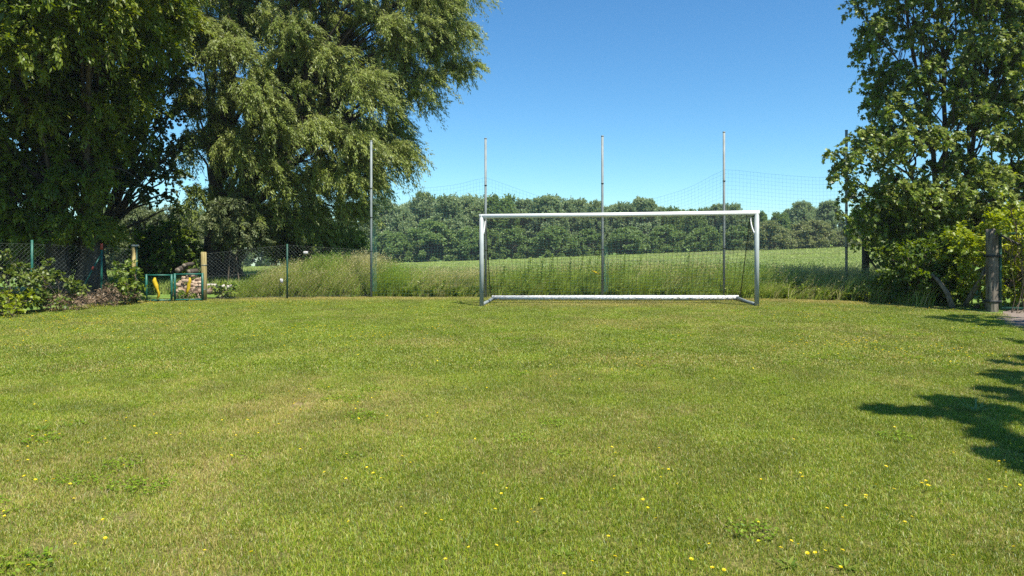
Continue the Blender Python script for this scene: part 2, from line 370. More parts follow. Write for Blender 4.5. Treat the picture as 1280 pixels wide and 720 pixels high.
for k in range(7):
    mb = MB(); blades(mb, 640, .34, (.012, .036), (.002, .0038), (.3, 1.3)); blades(mb, 12, .34, (.03, .055), (.003, .0045), (.3, .8), var=(.5, 1))
    if k == 99:                                           # a broad-leaved weed among the blades
        for j in range(1):
            c = rng.uniform(-.12, .12, 2); na_ = 7; an = np.arange(na_)*2*np.pi/na_+rng.random()
            D = np.stack([np.cos(an), np.sin(an), np.full(na_, .35)], 1)
            leaves(mb, 'ovate', np.column_stack([np.full(na_, c[0]), np.full(na_, c[1]), np.full(na_, .012)]), D, np.tile([0, 0, 1.], (na_, 1)), rng.uniform(.04, .07, na_), .022, rng.uniform(.1, .5, na_))
    near_t.append(mb.mesh("lawn_tuft", M['blade']))
for k in range(5):
    mb = MB(); blades(mb, 760, .62, (.014, .04), (.0045, .008), (.3, 1.2)); far_t.append(mb.mesh("lawn_tuft_coarse", M['blade']))
def grid_pts(sp, y0, y1, margin=0.5):
    ys = np.arange(y0, y1, sp); out = []
    for y in ys:
        xm = .76*y+margin; xs = np.arange(-xm, xm, sp); out.append(np.column_stack([xs, np.full(len(xs), y)]))
    p = np.concatenate(out); p += rng.uniform(-.4*sp, .4*sp, p.shape); return p
pathc = np.array([p[:2] for p in PATH])
def in_poly(p, poly):
    x, y = p[:, 0], p[:, 1]; c = np.zeros(len(p), bool); n = len(poly); j = n-1
    for i in range(n):
        xi, yi = poly[i]; xj, yj = poly[j]
        c ^= ((yi > y) != (yj > y)) & (x < (xj-xi)*(y-yi)/(yj-yi+1e-12)+xi); j = i
    return c
def lawn_scatter(name, pts, tmpl, base, label):
    pts = pts[(pts[:, 1] < edge(pts[:, 0])+0.12) & ~in_poly(pts, pathc)]
    d = dryness(pts[:, 0], pts[:, 1]); n = len(pts)
    thin = rng.random(n) > np.clip((d-.62)*1.5, 0, .75); pts = pts[thin]; d = d[thin]; n = len(pts)
    v = fbm(pts[:, 0], pts[:, 1], 0.9, 21, 3)
    sc = base*(0.75+0.6*v)*rng.uniform(.85, 1.15, n)
    s3 = np.column_stack([np.full(n, 1.), np.full(n, 1.), sc])
    z = ground(pts[:, 0], pts[:, 1])
    scatter(name, np.column_stack([pts, z]), rng.uniform(0, 6.28, n), s3, rng.integers(0, len(tmpl), n), tmpl, label, 'grass', dry=d, tone=np.clip(.56+1.2*(fbm(pts[:, 0], pts[:, 1], .45, 61, 3)-.5)+rng.normal(0, .13, n), 0, 1))
lawn_scatter('lawn_grass', np.concatenate([grid_pts(.2, 2.6, 9.5), grid_pts(.42, 9.5, 22.8)]), near_t, 1.0, 'short mown green grass with straw coloured patches across the lawn') if False else None
lawn_scatter('lawn_grass', grid_pts(.19, 2.6, 9.2), near_t, 1.0, 'short mown grass of the near half of the lawn, mixed green and straw')
lawn_scatter('distant_lawn_grass', grid_pts(.30, 9.2, 23.2), far_t, 1.0, 'short mown grass of the far half of the lawn, up to the goal')

M['clover'] = leafmat('clover', [(0, (.08, .17, .008)), (.5, (.16, .26, .012)), (1, (.27, .35, .03))], .35, .03)
clover_t = []
for k in range(4):
    mb = MB(); m = 110; rr_ = .13*np.sqrt(rng.random(m)); an = rng.uniform(0, 6.28, m); pos = np.column_stack([rr_*np.cos(an), rr_*np.sin(an), rng.uniform(.012, .034, m)])
    a2 = rng.uniform(0, 6.28, m); leaves(mb, 'ovate', pos, np.stack([np.cos(a2), np.sin(a2), rng.uniform(-.1, .5, m)], 1), np.tile([0, 0, 1.], (m, 1))+rng.normal(0, .25, (m, 3)), rng.uniform(.012, .026, m), .013, rng.random(m))
    clover_t.append(mb.mesh("clover_patch", M['clover']))
cp = grid_pts(.21, 2.7, 17); cv = fbm(cp[:, 0], cp[:, 1], 1.3, 81, 4); cp = cp[(cv > .52) & (rng.random(len(cp)) < .14) & (cp[:, 1] < edge(cp[:, 0])-.4) & ~in_poly(cp, pathc)]
scatter('clover', np.column_stack([cp, ground(cp[:, 0], cp[:, 1])]), rng.uniform(0, 6.28, len(cp)), rng.uniform(.6, 1.3, len(cp)), rng.integers(0, 4, len(cp)), clover_t, 'low dark green clover mixed into the lawn in patches', 'clover')

# tall grass bank behind the fence line: leaning with the wind
tall_t = []
for k in range(6):
    mb = MB()
    blades(mb, 95, .55, (.35, .85), (.014, .028), (.15, .55), wind=(.3, .05))
    tips = blades(mb, 42, .55, (.75, 1.08), (.010, .016), (.05, .3), wind=(.5, .05), var=(.55, 1))
    m = len(tips); nn = 2                                   # seed heads
    pos = np.repeat(tips, nn, 0)+rng.normal(0, 1, (m*nn, 3))*[.014, .014, .05]-[0.02, 0, .05]
    leaves(mb, 'lance', pos, rng.normal(0, .5, (m*nn, 3))+[.4, 0, .8], rng.normal(0, 1, (m*nn, 3)), .06, .014, np.repeat(rng.choice([.137*.4, .137*.9, .41], m), nn)*0+rng.choice([.012, .146, .285], m*nn))
    tall_t.append(mb.mesh("tall_grass_tuft", M['tall_blade']))
def bank_height(x, y):
    px = 640+x/y*F
    h = np.interp(px, [240, 275, 300, 345, 400, 445, 475, 520, 600, 650, 760, 880, 950, 1000, 1110], [.12, .18, .42, .85, 1.0, 1.0, .82, .74, .72, .80, .85, .85, .80, .78, .8])
    return h
def mound(x, y):
    px = 640+x/y*F
    return np.interp(px, [280, 330, 400, 450, 500], [0, .12, .30, .22, 0])*np.clip((y-edge(x)-.2)/1.0, 0, 1)
n = 2600
bx = rng.uniform(-9.6, 12, n); by = edge(bx)+0.15+rng.random(n)**1.3*3.0
pxs = 640+bx/by*F
keep = (pxs > 235) & (pxs < 1150); bx, by = bx[keep], by[keep]; n = len(bx)
hh = bank_height(bx, by)*np.clip(.35+(by-edge(bx))*1.1, .35, 1.0)*rng.uniform(.55, 1.3, n)
scatter('tall_grass', np.column_stack([bx, by, ground(bx, by)+mound(bx, by)-.02]), rng.uniform(-.5, .5, n), np.column_stack([np.clip(hh*1.1, .5, 1.2), np.full(n, .9), hh]), rng.integers(0, 6, n), tall_t,
        'tall wild grass with pale seed heads leaning in the wind behind the goal', 'tall grass', dry=np.clip(1.1*fbm(bx, by, 1.4, 33, 3)-.49+rng.uniform(-.2, .25, n), 0, .5), tone=rng.random(n)*.6+.4*fbm(bx, by, .8, 91, 3))
# mound under the grass
mx_, my_ = np.meshgrid(np.linspace(-9.6, -3.5, 50), np.linspace(20.5, 26.5, 40), indexing='ij')
mz = ground(mx_, my_)+mound(mx_, my_)*np.clip((26-my_)/1.5, 0, 1)-.03
mi, mj = np.meshgrid(np.arange(49), np.arange(39), indexing='ij'); mk = mi*40+mj
mb = MB(); mb.add(np.stack([mx_, my_, mz], -1).reshape(-1, 3), q=np.stack([mk, mk+40, mk+41, mk+1], -1).reshape(-1, 4))
tag(mb.build('earth_bank', M['field_soil'], smooth=True), 'low earth bank under the tall grass beside the willow', 'bank', kind='structure')

# leafy undergrowth along the foot of the bank
M['weed'] = leafmat('weed', [(0, (.07, .14, .012)), (.5, (.15, .235, .022)), (1, (.28, .32, .05))], .4, .03)
weed_t = []
for k in range(5):
    mb = MB(); ns = 16
    for s in range(ns):
        b0 = np.array([*rng.uniform(-.24, .24, 2), 0]); h = rng.uniform(.16, .42); tip = b0+np.array([*rng.normal(0, .06, 2), h])
        mb.tube([b0, (b0+tip)/2, tip], [.004, .003, .002], 3, False, var=.2)
        m = 16; f = rng.uniform(.15, 1, m); an = rng.uniform(0, 6.28, m)
        D = np.stack([np.cos(an), np.sin(an), rng.uniform(-.3, .5, m)], 1)
        leaves(mb, 'ovate', b0+(tip-b0)*f[:, None], D, np.tile([0, 0, 1.], (m, 1))+rng.normal(0, .3, (m, 3)), rng.uniform(.05, .10, m), .042, rng.random(m))
    weed_t.append(mb.mesh("weed_clump", M['weed']))
n = 600
wx = rng.uniform(-8.5, 10.4, n); wy = edge(wx)+.10+rng.random(n)**1.5*.9
scatter('undergrowth', np.column_stack([wx, wy, ground(wx, wy)+mound(wx, wy)]), rng.uniform(0, 6.28, n), rng.uniform(.55, 1.25, n)*np.clip(.6+(wy-edge(wx))*.8, .6, 1.1), rng.integers(0, 5, n), weed_t,
        'low leafy green weeds along the foot of the tall grass', 'weeds')
# crop standing on the field
crop_t = []
for k in range(5):
    mb = MB(); blades(mb, 130, 1.0, (.3, .62), (.02, .034), (.2, .7), wind=(.1, 0)); crop_t.append(mb.mesh("crop_tuft", M['crop_blade']))
    
n1, n2, n3 = 3000, 5200, 6500
cy = np.concatenate([rng.uniform(24, 40, n1), rng.uniform(40, 75, n2), rng.uniform(75, 136, n3)])
cx = rng.uniform(-.62, .62, n1+n2+n3)*cy
sc = np.concatenate([np.full(n1, 1.), np.full(n2, 1.35), np.full(n3, 2.2)])
ch = np.concatenate([np.full(n1, 1.), np.full(n2, 1.), np.full(n3, 1.)])*(.8+.4*fbm(cx, cy, 8, 50, 3))
scatter('crop', np.column_stack([cx, cy, ground(cx, cy)]), rng.uniform(-.4, .4, len(cx)), np.column_stack([sc, sc, ch]), rng.integers(0, 5, len(cx)), crop_t,
        'young green crop covering the farm field behind the fence', 'crop', dry=np.clip(fbm(cx, cy, 12, 55, 3)-.42, 0, .4))

# ------------------------------------------------------------------ trees
def poly_dist(p, poly):
    d = np.full(len(p), 1e9); n = len(poly)
    for i in range(n):
        a, b = poly[i], poly[(i+1) % n]; ab = b-a
        t = np.clip(((p-a)@ab)/(ab@ab+1e-9), 0, 1); d = np.minimum(d, np.linalg.norm(p-(a+t[:, None]*ab), axis=1))
    return d
def clumps_in(poly, Y, n, r, depth, seed, inner=.55):
    """clump centres and radii filling an outline (pixels at distance Y), with real depth"""
    g = np.random.default_rng(seed); poly = np.array(poly, float); out = []
    lo, hi = poly.min(0), poly.max(0); m = F/Y
    tries = 0
    while len(out) < n and tries < 60000:
        tries += 1
        p = g.uniform(lo, hi)[None]
        if not in_poly(p, poly)[0]: continue
        e = poly_dist(p, poly)[0]/m; rr = g.uniform(*r)
        if e < inner*rr: continue
        dmax = min(depth, math.sqrt(max(e, .05)*2.2)); y = Y+g.uniform(-dmax, dmax)
        c = P(p[0, 0], p[0, 1], Y); c[1] = y
        if any(np.linalg.norm(c-o[0]) < .62*(rr+o[1]) for o in out) and g.random() < .8: continue
        out.append((c, rr))
    return out
def bez(a, b, c, n=8):
    t = np.linspace(0, 1, n)[:, None]; return (1-t)**2*a+2*t*(1-t)*b+t*t*c
def crown(mb, tw, clumps, kind, per, L, Wd, droop, wind, seed, ntw=34, dens=None, upn=.9, twig_r=.006, zs=.85):
    g = np.random.default_rng(seed)
    for (c, r) in clumps:
        far = c[2] > 1.6+330*c[1]/F
        k = per*r*r*(.3 if far else 1); sl = 1.8 if far else 1
        nt_ = max(10, int(ntw*r*r)); m = max(4, int(k/nt_))
        sh = g.uniform(.75, 1.25, 3)*[1, 1, zs]
        u = norm(g.normal(0, 1, (nt_, 3))+[0, 0, .25])
        st = c+u*sh*r*g.uniform(.05, .45, (nt_, 1))
        ln = r*g.uniform(.65, 1.2, (nt_, 1))
        en = c+u*sh*ln+np.array([wind[0], wind[1], -droop])*ln*g.uniform(.5, 1.4, (nt_, 1))
        mid = c+u*sh*ln*.62+np.array([0, 0, .12])*ln
        f = g.random((nt_, m, 1))**.8
        pos = (1-f)**2*st[:, None]+2*f*(1-f)*mid[:, None]+f*f*en[:, None]
        dirv = norm((1-f)*(mid-st)[:, None]+f*(en-mid)[:, None])
        pos = pos+g.normal(0, .045, pos.shape)*r**.5
        D = dirv+g.normal(0, .55, pos.shape)+np.array([wind[0], wind[1], -droop*.6])*.8
        Nn = g.normal(0, .55, pos.shape)+np.array([.1, -.25, upn])
        q = nt_*m; tone = g.normal(0, .14)
        ttw = g.normal(0, .1, (nt_, 1, 1))+np.zeros((nt_, m, 1))
        var = np.clip(.5+tone+ttw.reshape(-1)+g.normal(0, .16, q), 0, 1)
        leaves(mb, kind, pos.reshape(-1, 3), D.reshape(-1, 3), Nn.reshape(-1, 3), g.uniform(*L, q)*sl, g.uniform(*Wd, q)*sl, var)
        if tw is not None and not far:
            for j in range(0, nt_, 3):
                tw.tube([st[j], mid[j], en[j]], [twig_r, twig_r*.7, twig_r*.3], 3, False)
def make_tree(name, label, cat, base, trunk, r0, clumps, kind, per, L, Wd, leaf, bark, droop=.3, wind=(.1, 0), seed=1, ntw=34, group=None, limbs=1.0, upn=.9, twig=True, extra=None, twig_r=.006, attach=(.3, .75)):
    root = empty(name, base); tag(root, label, cat, group)
    tm = MB(); g = np.random.default_rng(seed+500)
    trunks = trunk if isinstance(trunk[0][0], (list, tuple, np.ndarray)) else [trunk]
    dense = []
    for ti, tp in enumerate(trunks):
        tp = np.array(tp, float); s = np.linspace(0, 1, len(tp)); ss = np.linspace(0, 1, 16)
        pp = np.stack([np.interp(ss, s, tp[:, k]) for k in range(3)], 1)
        pp[1:-1] += g.normal(0, .035, (14, 3))*r0*3
        rr = r0*(.72 if len(trunks) > 1 else 1)*(1-.86*ss)+.5*r0*np.exp(-ss*14)
        tm.tube(pp, rr, 10); dense.append((pp, rr))
    for (c, r) in clumps:
        if g.random() > limbs: continue
        ti = int(np.argmin([np.linalg.norm((d[0].mean(0)-c)[:2]) for d in dense])) if g.random() < .7 else g.integers(len(dense))
        pp, rr = dense[ti]; zt = pp[0, 2]+(c[2]-pp[0, 2])*g.uniform(*attach)
        i = int(np.argmin(np.abs(pp[:, 2]-zt))); a = pp[i]
        mid = a+(c-a)*.45+np.array([0, 0, .18*np.linalg.norm((c-a)[:2])])
        lim = bez(a, mid, c); lim[2:-1] += g.normal(0, .05, (5, 3))
        tm.tube(lim, np.linspace(min(rr[i]*.5, .02+.022*np.linalg.norm(c-a)), .012, 8), 6, False)
    for e in (extra or []): tm.tube(e[0], e[1], 6, False)
    tw = MB() if twig else None; cm = MB()
    crown(cm, tw, clumps, kind, per, L, Wd, droop, wind, seed, ntw, upn=upn, twig_r=twig_r)
    if tw is not None and tw.n:
        for a_, q_ in ((tw, None),): tm.add(np.concatenate(tw.v), q=np.concatenate(tw.q))
    tm.build('trunk', bark, root, smooth=True); cm.build('crown', leaf, root)
    return root
M['willow'] = leafmat('willow', [(0, (.12, .175, .02)), (.5, (.225, .285, .045)), (1, (.37, .41, .11))], .45, .03, under=(.27, .31, .13))
M['ash'] = leafmat('ash', [(0, (.06, .11, .008)), (.5, (.135, .19, .014)), (1, (.27, .30, .04))], .45, .03)
M['alder'] = leafmat('alder', [(0, (.03, .06, .01)), (.5, (.06, .10, .015)), (1, (.11, .145, .03))], .35, .03)
M['maple'] = leafmat('maple', [(0, (.10, .175, .012)), (.5, (.205, .29, .02)), (1, (.38, .44, .06))], .52, .04, under=(.17, .21, .07))
M['hazel'] = leafmat('hazel', [(0, (.13, .20, .01)), (.5, (.26, .33, .016)), (1, (.42, .46, .035))], .5, .03)
M['bush_dark'] = leafmat('bush_dark', [(0, (.05, .10, .01)), (.5, (.11, .18, .016)), (1, (.22, .28, .035))], .45, .03)
M['grey_willow'] = leafmat('grey_willow', [(0, (.075, .105, .03)), (.5, (.13, .165, .06)), (1, (.22, .25, .11))], .28, .03)
M['poplar'] = leafmat('poplar', [(0, (.19, .26, .115)), (.5, (.265, .345, .155)), (1, (.36, .43, .22))], .42, .03)
M['far_green'] = leafmat('far_green', [(0, (.14, .22, .06)), (.5, (.19, .28, .08)), (1, (.26, .345, .115))], .42, .03)
M['far_olive'] = leafmat('far_olive', [(0, (.16, .195, .065)), (.5, (.22, .255, .09)), (1, (.30, .33, .13))], .42, .03)
M['bramble'] = leafmat('bramble', [(0, (.045, .085, .01)), (.5, (.095, .14, .016)), (1, (.21, .24, .05))], .35, .03)
M['dry_leaf'] = leafmat('dry_leaf', [(0, (.14, .09, .05)), (.5, (.25, .17, .10)), (1, (.38, .29, .18))], .25, .03)

# big willow, lobes hanging to the right
Yw = 26.5
wpoly = [(228, -60), (226, 60), (222, 150), (236, 235), (262, 300), (300, 318), (345, 312), (390, 300), (430, 300), (455, 285), (462, 250), (500, 238), (527, 200), (512, 158), (505, 132), (548, 128), (588, 108), (606, 75), (590, 30), (604, -10), (590, -120), (520, -230), (400, -300), (280, -240)]
wc = clumps_in(wpoly, Yw, 360, (.5, 1.05), 3.2, 11, .45)
g = np.random.default_rng(5)
for x_, y_, y0, r_ in ((320, 262, -.5, .8), (355, 268, -1, .8), (395, 262, -1, .8), (430, 250, -1.5, .8), (452, 262, -1, .6), (375, 235, -1.5, .9), (410, 215, -2, .9), (340, 215, -2, 1.0), (440, 225, -2.2, .8), (300, 180, -2.4, 1.0), (350, 160, -2.6, 1.1), (400, 160, -2.6, 1.1), (320, 110, -2.8, 1.1), (450, 180, -2.4, 1.0), (455, 110, -2.4, 1.1), (290, 60, -2.6, 1.1), (250, 40, -2, 1.0), (420, 290, .5, .7), (380, 292, .8, .8), (345, 295, .8, .7), (240, 120, -1.5, .8), (500, 60, -1, 1.), (540, 40, 0, .9)):
    wc.append((P(x_, y_, Yw+y0), r_))
wb = onground(266, Yw)
make_tree('willow_tree', 'tall silvery willow beside the small green gate, long branches hanging over the grass bank', 'willow tree', wb,
          [[wb, P(268, 250, Yw), P(276, 150, Yw), P(300, 20, Yw+.3), P(350, -160, Yw)], [wb+[.5, .3, 0], P(300, 250, Yw+.4), P(345, 150, Yw+.3), P(430, 40, Yw), P(530, -20, Yw)]],
          .5, wc, 'lance', 3600, (.09, .18), (.026, .042), M['willow'], M['bark'], droop=.6, wind=(.32, -.05), seed=21, ntw=56, limbs=.3,
          extra=[(bez(P(330, 190, Yw), P(430, 110, Yw), P(520, 40, Yw)), np.linspace(.16, .03, 8)), (bez(P(280, 190, Yw), P(350, 240, Yw), P(430, 262, Yw-1)), np.linspace(.12, .02, 8))])
# tree at the left edge, overhanging
Yl = 20.5
lpoly = [(-180, -330), (-190, 320), (-60, 325), (60, 318), (128, 304), (132, 250), (150, 205), (172, 150), (196, 105), (226, 70), (246, 0), (235, -140), (150, -280)]
lc = clumps_in(lpoly, Yl, 340, (.55, 1.0), 2.8, 12, .4)
over = [(P(x_, y_, Yl-.7), .85) for x_, y_ in ((70, 120), (40, 160), (110, 150), (80, 200), (20, 210), (110, 230), (60, 255), (100, 285), (20, 285), (-30, 240), (0, 120))]+[(P(x_, y_, Yl-y0), r_) for x_, y_, y0, r_ in ((30, 10, 3.0, 1.25), (85, 35, 3.2, 1.1), (-40, 40, 3.2, 1.3), (20, 60, 3.4, .9), (150, 20, 2.6, 1.1), (190, 55, 1.8, .9), (120, -40, 3.4, 1.3), (40, -70, 3.8, 1.5), (-60, -60, 3.6, 1.5), (190, -50, 2.6, 1.3))]
lb = onground(72, Yl)
make_tree('ash_tree', 'dense dark tree at the left edge towering over the wire fence and bramble bushes', 'tree', lb,
          [[lb, P(75, 250, Yl), P(70, 120, Yl), P(80, -60, Yl), P(60, -240, Yl)], [lb+[.7, .5, 0], P(112, 270, Yl+.5), P(118, 180, Yl+.5), P(140, 60, Yl), P(170, -80, Yl)]],
          .42, lc+over, 'lance', 2300, (.11, .20), (.042, .066), M['ash'], M['bark'], droop=.3, wind=(.1, -.05), seed=22, ntw=44, limbs=.3,
          extra=[(bez(P(95, 228, Yl), P(140, 190, Yl), P(176, 228, Yl)), np.linspace(.06, .015, 8))])
# round-leaved tree between them
Ya = 24.0
apoly = [(150, 30), (135, 110), (142, 190), (158, 238), (185, 262), (215, 258), (232, 225), (242, 150), (252, 60), (235, 0)]
ac = clumps_in(apoly, Ya, 60, (.36, .66), 1.3, 13, .4)
for x_, y_, r_ in ((185, 240, .4), (207, 250, .4), (226, 238, .42), (182, 215, .45), (150, 190, .5), (165, 222, .4), (222, 262, .4), (214, 215, .5), (170, 195, .4)): ac.append((P(x_, y_, Ya-.3), r_))
ab = onground(128, Ya+.6)
make_tree('alder_tree', 'thin round-leaved tree between the dark left tree and the willow, sky showing through', 'tree', ab,
          [ab, P(122, 270, Ya+.5), P(132, 190, Ya), P(180, 90, Ya), P(205, 20, Ya)], .17, ac, 'ovate', 800, (.09, .14), (.08, .11), M['alder'], M['bark'], droop=.35, seed=23, ntw=30,
          extra=[(bez(P(128, 215, Ya), P(165, 180, Ya), P(200, 250, Ya)), np.linspace(.05, .01, 8)), (bez(P(128, 220, Ya), P(150, 200, Ya), P(172, 222, Ya)), np.linspace(.04, .01, 8))])
# maple on the right
Ym = 20.0
mpoly = [(1072, -20), (1070, 40), (1090, 98), (1086, 140), (1070, 165), (1038, 184), (1034, 224), (1056, 245), (1066, 285), (1088, 300), (1120, 318), (1200, 310), (1300, 300), (1430, 260), (1450, 60), (1420, -160), (1250, -260), (1120, -170)]
mc = clumps_in(mpoly, Ym, 430, (.38, .72), 1.9, 14, .4)
g = np.random.default_rng(6)
for x_ in range(1105, 1420, 16):
    for y_ in (312, 288, 262): mc.append((P(x_+g.normal(0, 5), y_+g.normal(0, 6), Ym+g.uniform(.6, 2.0)), g.uniform(.5, .75)))
for x_, y_, r_ in ((1036, 196, .2), (1046, 190, .26), (1040, 222, .2), (1056, 212, .32), (1064, 235, .34), (1052, 250, .2), (1078, 262, .4), (1064, 284, .32), (1088, 290, .42), (1100, 250, .45), (1074, 300, .3), (1050, 268, .2)): mc.append((P(x_, y_, Ym-.6), r_))
mbse = onground(1182, Ym)
make_tree('maple_tree', 'broad-leaved maple on the right with many rising stems above the hedge', 'maple tree', mbse,
          [[mbse, P(1172, 270, Ym), P(1165, 180, Ym), P(1140, 60, Ym), P(1120, -80, Ym)], [mbse+[.15, .1, 0], P(1186, 260, Ym), P(1180, 150, Ym), P(1178, 0, Ym), P(1180, -160, Ym)],
           [mbse+[.3, 0, 0], P(1206, 280, Ym), P(1214, 190, Ym), P(1240, 60, Ym), P(1260, -120, Ym)], [mbse+[.1, .3, 0], P(1170, 290, Ym+.4), P(1140, 220, Ym+.4), P(1112, 150, Ym+.3)],
           [mbse+[.4, .2, 0], P(1220, 300, Ym), P(1260, 230, Ym+.2), P(1320, 150, Ym), P(1380, 40, Ym)]],
          .15, mc, 'maple', 950, (.085, .145), (.085, .145), M['maple'], M['bark'], droop=.35, wind=(.15, 0), seed=24, ntw=60, limbs=.4, attach=(.45, .85))

# shrubs of the right-hand hedge
def shrub(name, label, cat, px, Y, poly, n, r, kind, per, L, Wd, leaf, bark='twig', droop=.2, seed=1, depth=.9, stems=None, ntw=40, group=None, sr=.035):
    b = onground(px, Y); cl = clumps_in(poly, Y, n, r, depth, seed)
    g = np.random.default_rng(seed); st = stems or [[b+[g.normal(0, .15), g.normal(0, .1), 0], b+[g.normal(0, .3), g.normal(0, .2), .4], c] for c, _ in cl[:5]]
    return make_tree(name, label, cat, b, st, sr, cl, kind, per, L, Wd, M[leaf], M[bark], droop, (.05, 0), seed, ntw, group, limbs=.6)
shrub('hazel_shrub', 'bright yellow-green leafy shrub overtopping the wooden gate post', 'shrub', 1225, 16.9, [(1176, 275), (1205, 262), (1240, 268), (1262, 255), (1300, 268), (1380, 262), (1400, 380), (1280, 384), (1205, 380), (1185, 330)], 80, (.28, .46), 'ovate', 1900, (.06, .10), (.05, .075), 'hazel', seed=31, depth=.55)
shrub('hazel_shrub', 'leafy yellow-green sprays hanging over the top of the metal gate', 'shrub', 1272, 15.75, [(1236, 300), (1246, 262), (1262, 250), (1300, 262), (1340, 300), (1300, 330), (1268, 318), (1256, 300)], 18, (.14, .26), 'ovate', 1300, (.06, .10), (.05, .075), 'hazel', seed=36, depth=.25, sr=.012)
shrub('hedge_shrub', 'shaded green shrub left of the wooden gate post, under the maple', 'shrub', 1150, 18.2, [(1104, 320), (1125, 300), (1170, 285), (1200, 290), (1212, 330), (1205, 380), (1160, 382), (1112, 376)], 75, (.25, .45), 'ovate', 1700, (.06, .11), (.05, .08), 'bush_dark', seed=32, depth=.8,)
shrub('low_shrub', 'low dark shrub at the lawn edge beside the end fence post', 'shrub', 1112, 19.2, [(1078, 352), (1100, 340), (1130, 345), (1136, 376), (1080, 374)], 22, (.2, .34), 'ovate', 1500, (.05, .09), (.04, .06), 'bush_dark', seed=33, depth=.5)
# bare leaning trunk among the hedge
lt = empty('leaning_trunk', onground(1192, 16.9)); tag(lt, 'pale bare trunk leaning out of the hedge, caught by the sun', 'tree trunk')
mb = MB(); mb.tube([onground(1192, 16.9, -.05), P(1184, 366, 16.9), P(1174, 352, 17.0), P(1165, 343, 17.15)], [.075, .06, .05, .04], 9)
mb.build('trunk', M['old_wood'], lt, smooth=True)
# trees just outside the frame, whose shade lies on the right of the lawn
def shade_from(px, py, h):
    g_ = at(px, py); return g_+np.array([.554*.62*h, -.554*.78*h, h])
TIPS = [(1097, 511, .13), (1112, 514, .17), (1142, 516, .17), (1160, 515, .2), (1172, 502, .14), (1186, 500, .18), (1202, 511, .22), (1222, 522, .22), (1238, 512, .3), (1262, 500, .4), (1243, 489, .26), (1272, 522, .36), (1212, 527, .17), (1230, 538, .15), (1248, 549, .18), (1276, 558, .22), (1256, 571, .12), (1284, 576, .15),
        (1242, 471, .24), (1264, 468, .32), (1255, 455, .18), (1278, 449, .3), (1285, 482, .4), (1310, 500, .34), (1320, 540, .3), (1310, 460, .34), (1350, 480, .4), (1300, 590, .2)]
for (nm, lab, c_, rr_, nn_, sd, tips, hh_) in (('maple_tree', 'maple just outside the picture that throws its branch shadow on the right of the lawn', (11.4, 3.6, 7.4), 2.5, 60, 41, TIPS, 6.0),
        ('maple_tree', 'maple outside the picture beyond the gate, shading the lawn by the path', (16.6, 11.6, 5.8), 2.5, 50, 42, [(1172, 398, .24), (1190, 399, .3), (1200, 396, .3), (1225, 397, .35), (1210, 401, .36), (1232, 403, .42), (1256, 406, .5), (1276, 404, .5), (1280, 412, .3), (1270, 427, .2)], 4.6)):
    g = np.random.default_rng(sd); cl = []
    for _ in range(nn_):
        q_ = norm(g.normal(0, 1, 3)); cl.append((np.array(c_)+q_*rr_*g.random()**.4*[1, .9, .9], g.uniform(.5, .8)))
    for px, py, r in tips: cl.append((shade_from(px, py, hh_+g.normal(0, .15)), r*(.48 if sd == 41 else 1.5)))
    b = np.array([c_[0]+.6, c_[1], float(ground(c_[0], c_[1]))])
    make_tree(nm, lab, 'maple tree', b, [b, b+[0, 0, 3], np.array(c_), np.array(c_)+[0, 0, rr_]], .2, cl, 'maple', 230 if sd == 41 else 700, (.10, .16), (.10, .15), M['maple'], M['bark'], seed=sd, ntw=30, attach=(.5, .8), limbs=.6)

# bushes behind the left fence
shrub('grey_willow_bush', 'rounded grey-green willow bush in the field beyond the small gate', 'bush', 180, 45, [(128, 300), (140, 262), (165, 248), (195, 252), (220, 262), (245, 258), (262, 290), (265, 338), (130, 345)], 90, (.7, 1.1), 'lance', 1500, (.16, .28), (.045, .07), 'grey_willow', seed=51, depth=2.2, sr=.12)
shrub('elder_bush', 'dark green leafy bush standing right behind the small green gate', 'bush', 215, 25.5, [(172, 330), (178, 300), (205, 276), (235, 282), (254, 300), (256, 338), (225, 348), (180, 352)], 70, (.34, .55), 'ovate', 1500, (.09, .15), (.06, .09), 'bush_dark', seed=52, depth=1.2, sr=.06)
shrub('willow_bush', 'pale leafed bush at the foot of the willow, over the wire fence', 'bush', 292, 24.6, [(262, 308), (262, 270), (280, 245), (305, 240), (322, 262), (342, 290), (338, 306), (300, 318)], 40, (.35, .55), 'lance', 2600, (.07, .13), (.026, .042), 'grey_willow', seed=53, depth=.8, sr=.06)
shrub('shade_bush', 'dark bush in the shade below the willow, behind the grass bank', 'bush', 385, 28.5, [(330, 330), (345, 300), (380, 290), (420, 285), (452, 292), (468, 330)], 50, (.5, .8), 'lance', 1900, (.12, .2), (.04, .06), 'bush_dark', seed=54, depth=1.2, sr=.07)
shrub('field_bush', 'green bush behind the wire fence left of the brown fence post', 'bush', 60, 24.5, [(-160, 345), (-150, 285), (-50, 270), (20, 270), (90, 285), (120, 300), (118, 345)], 110, (.5, .8), 'ovate', 1100, (.10, .16), (.07, .1), 'alder', seed=55, depth=1.0, sr=.07)

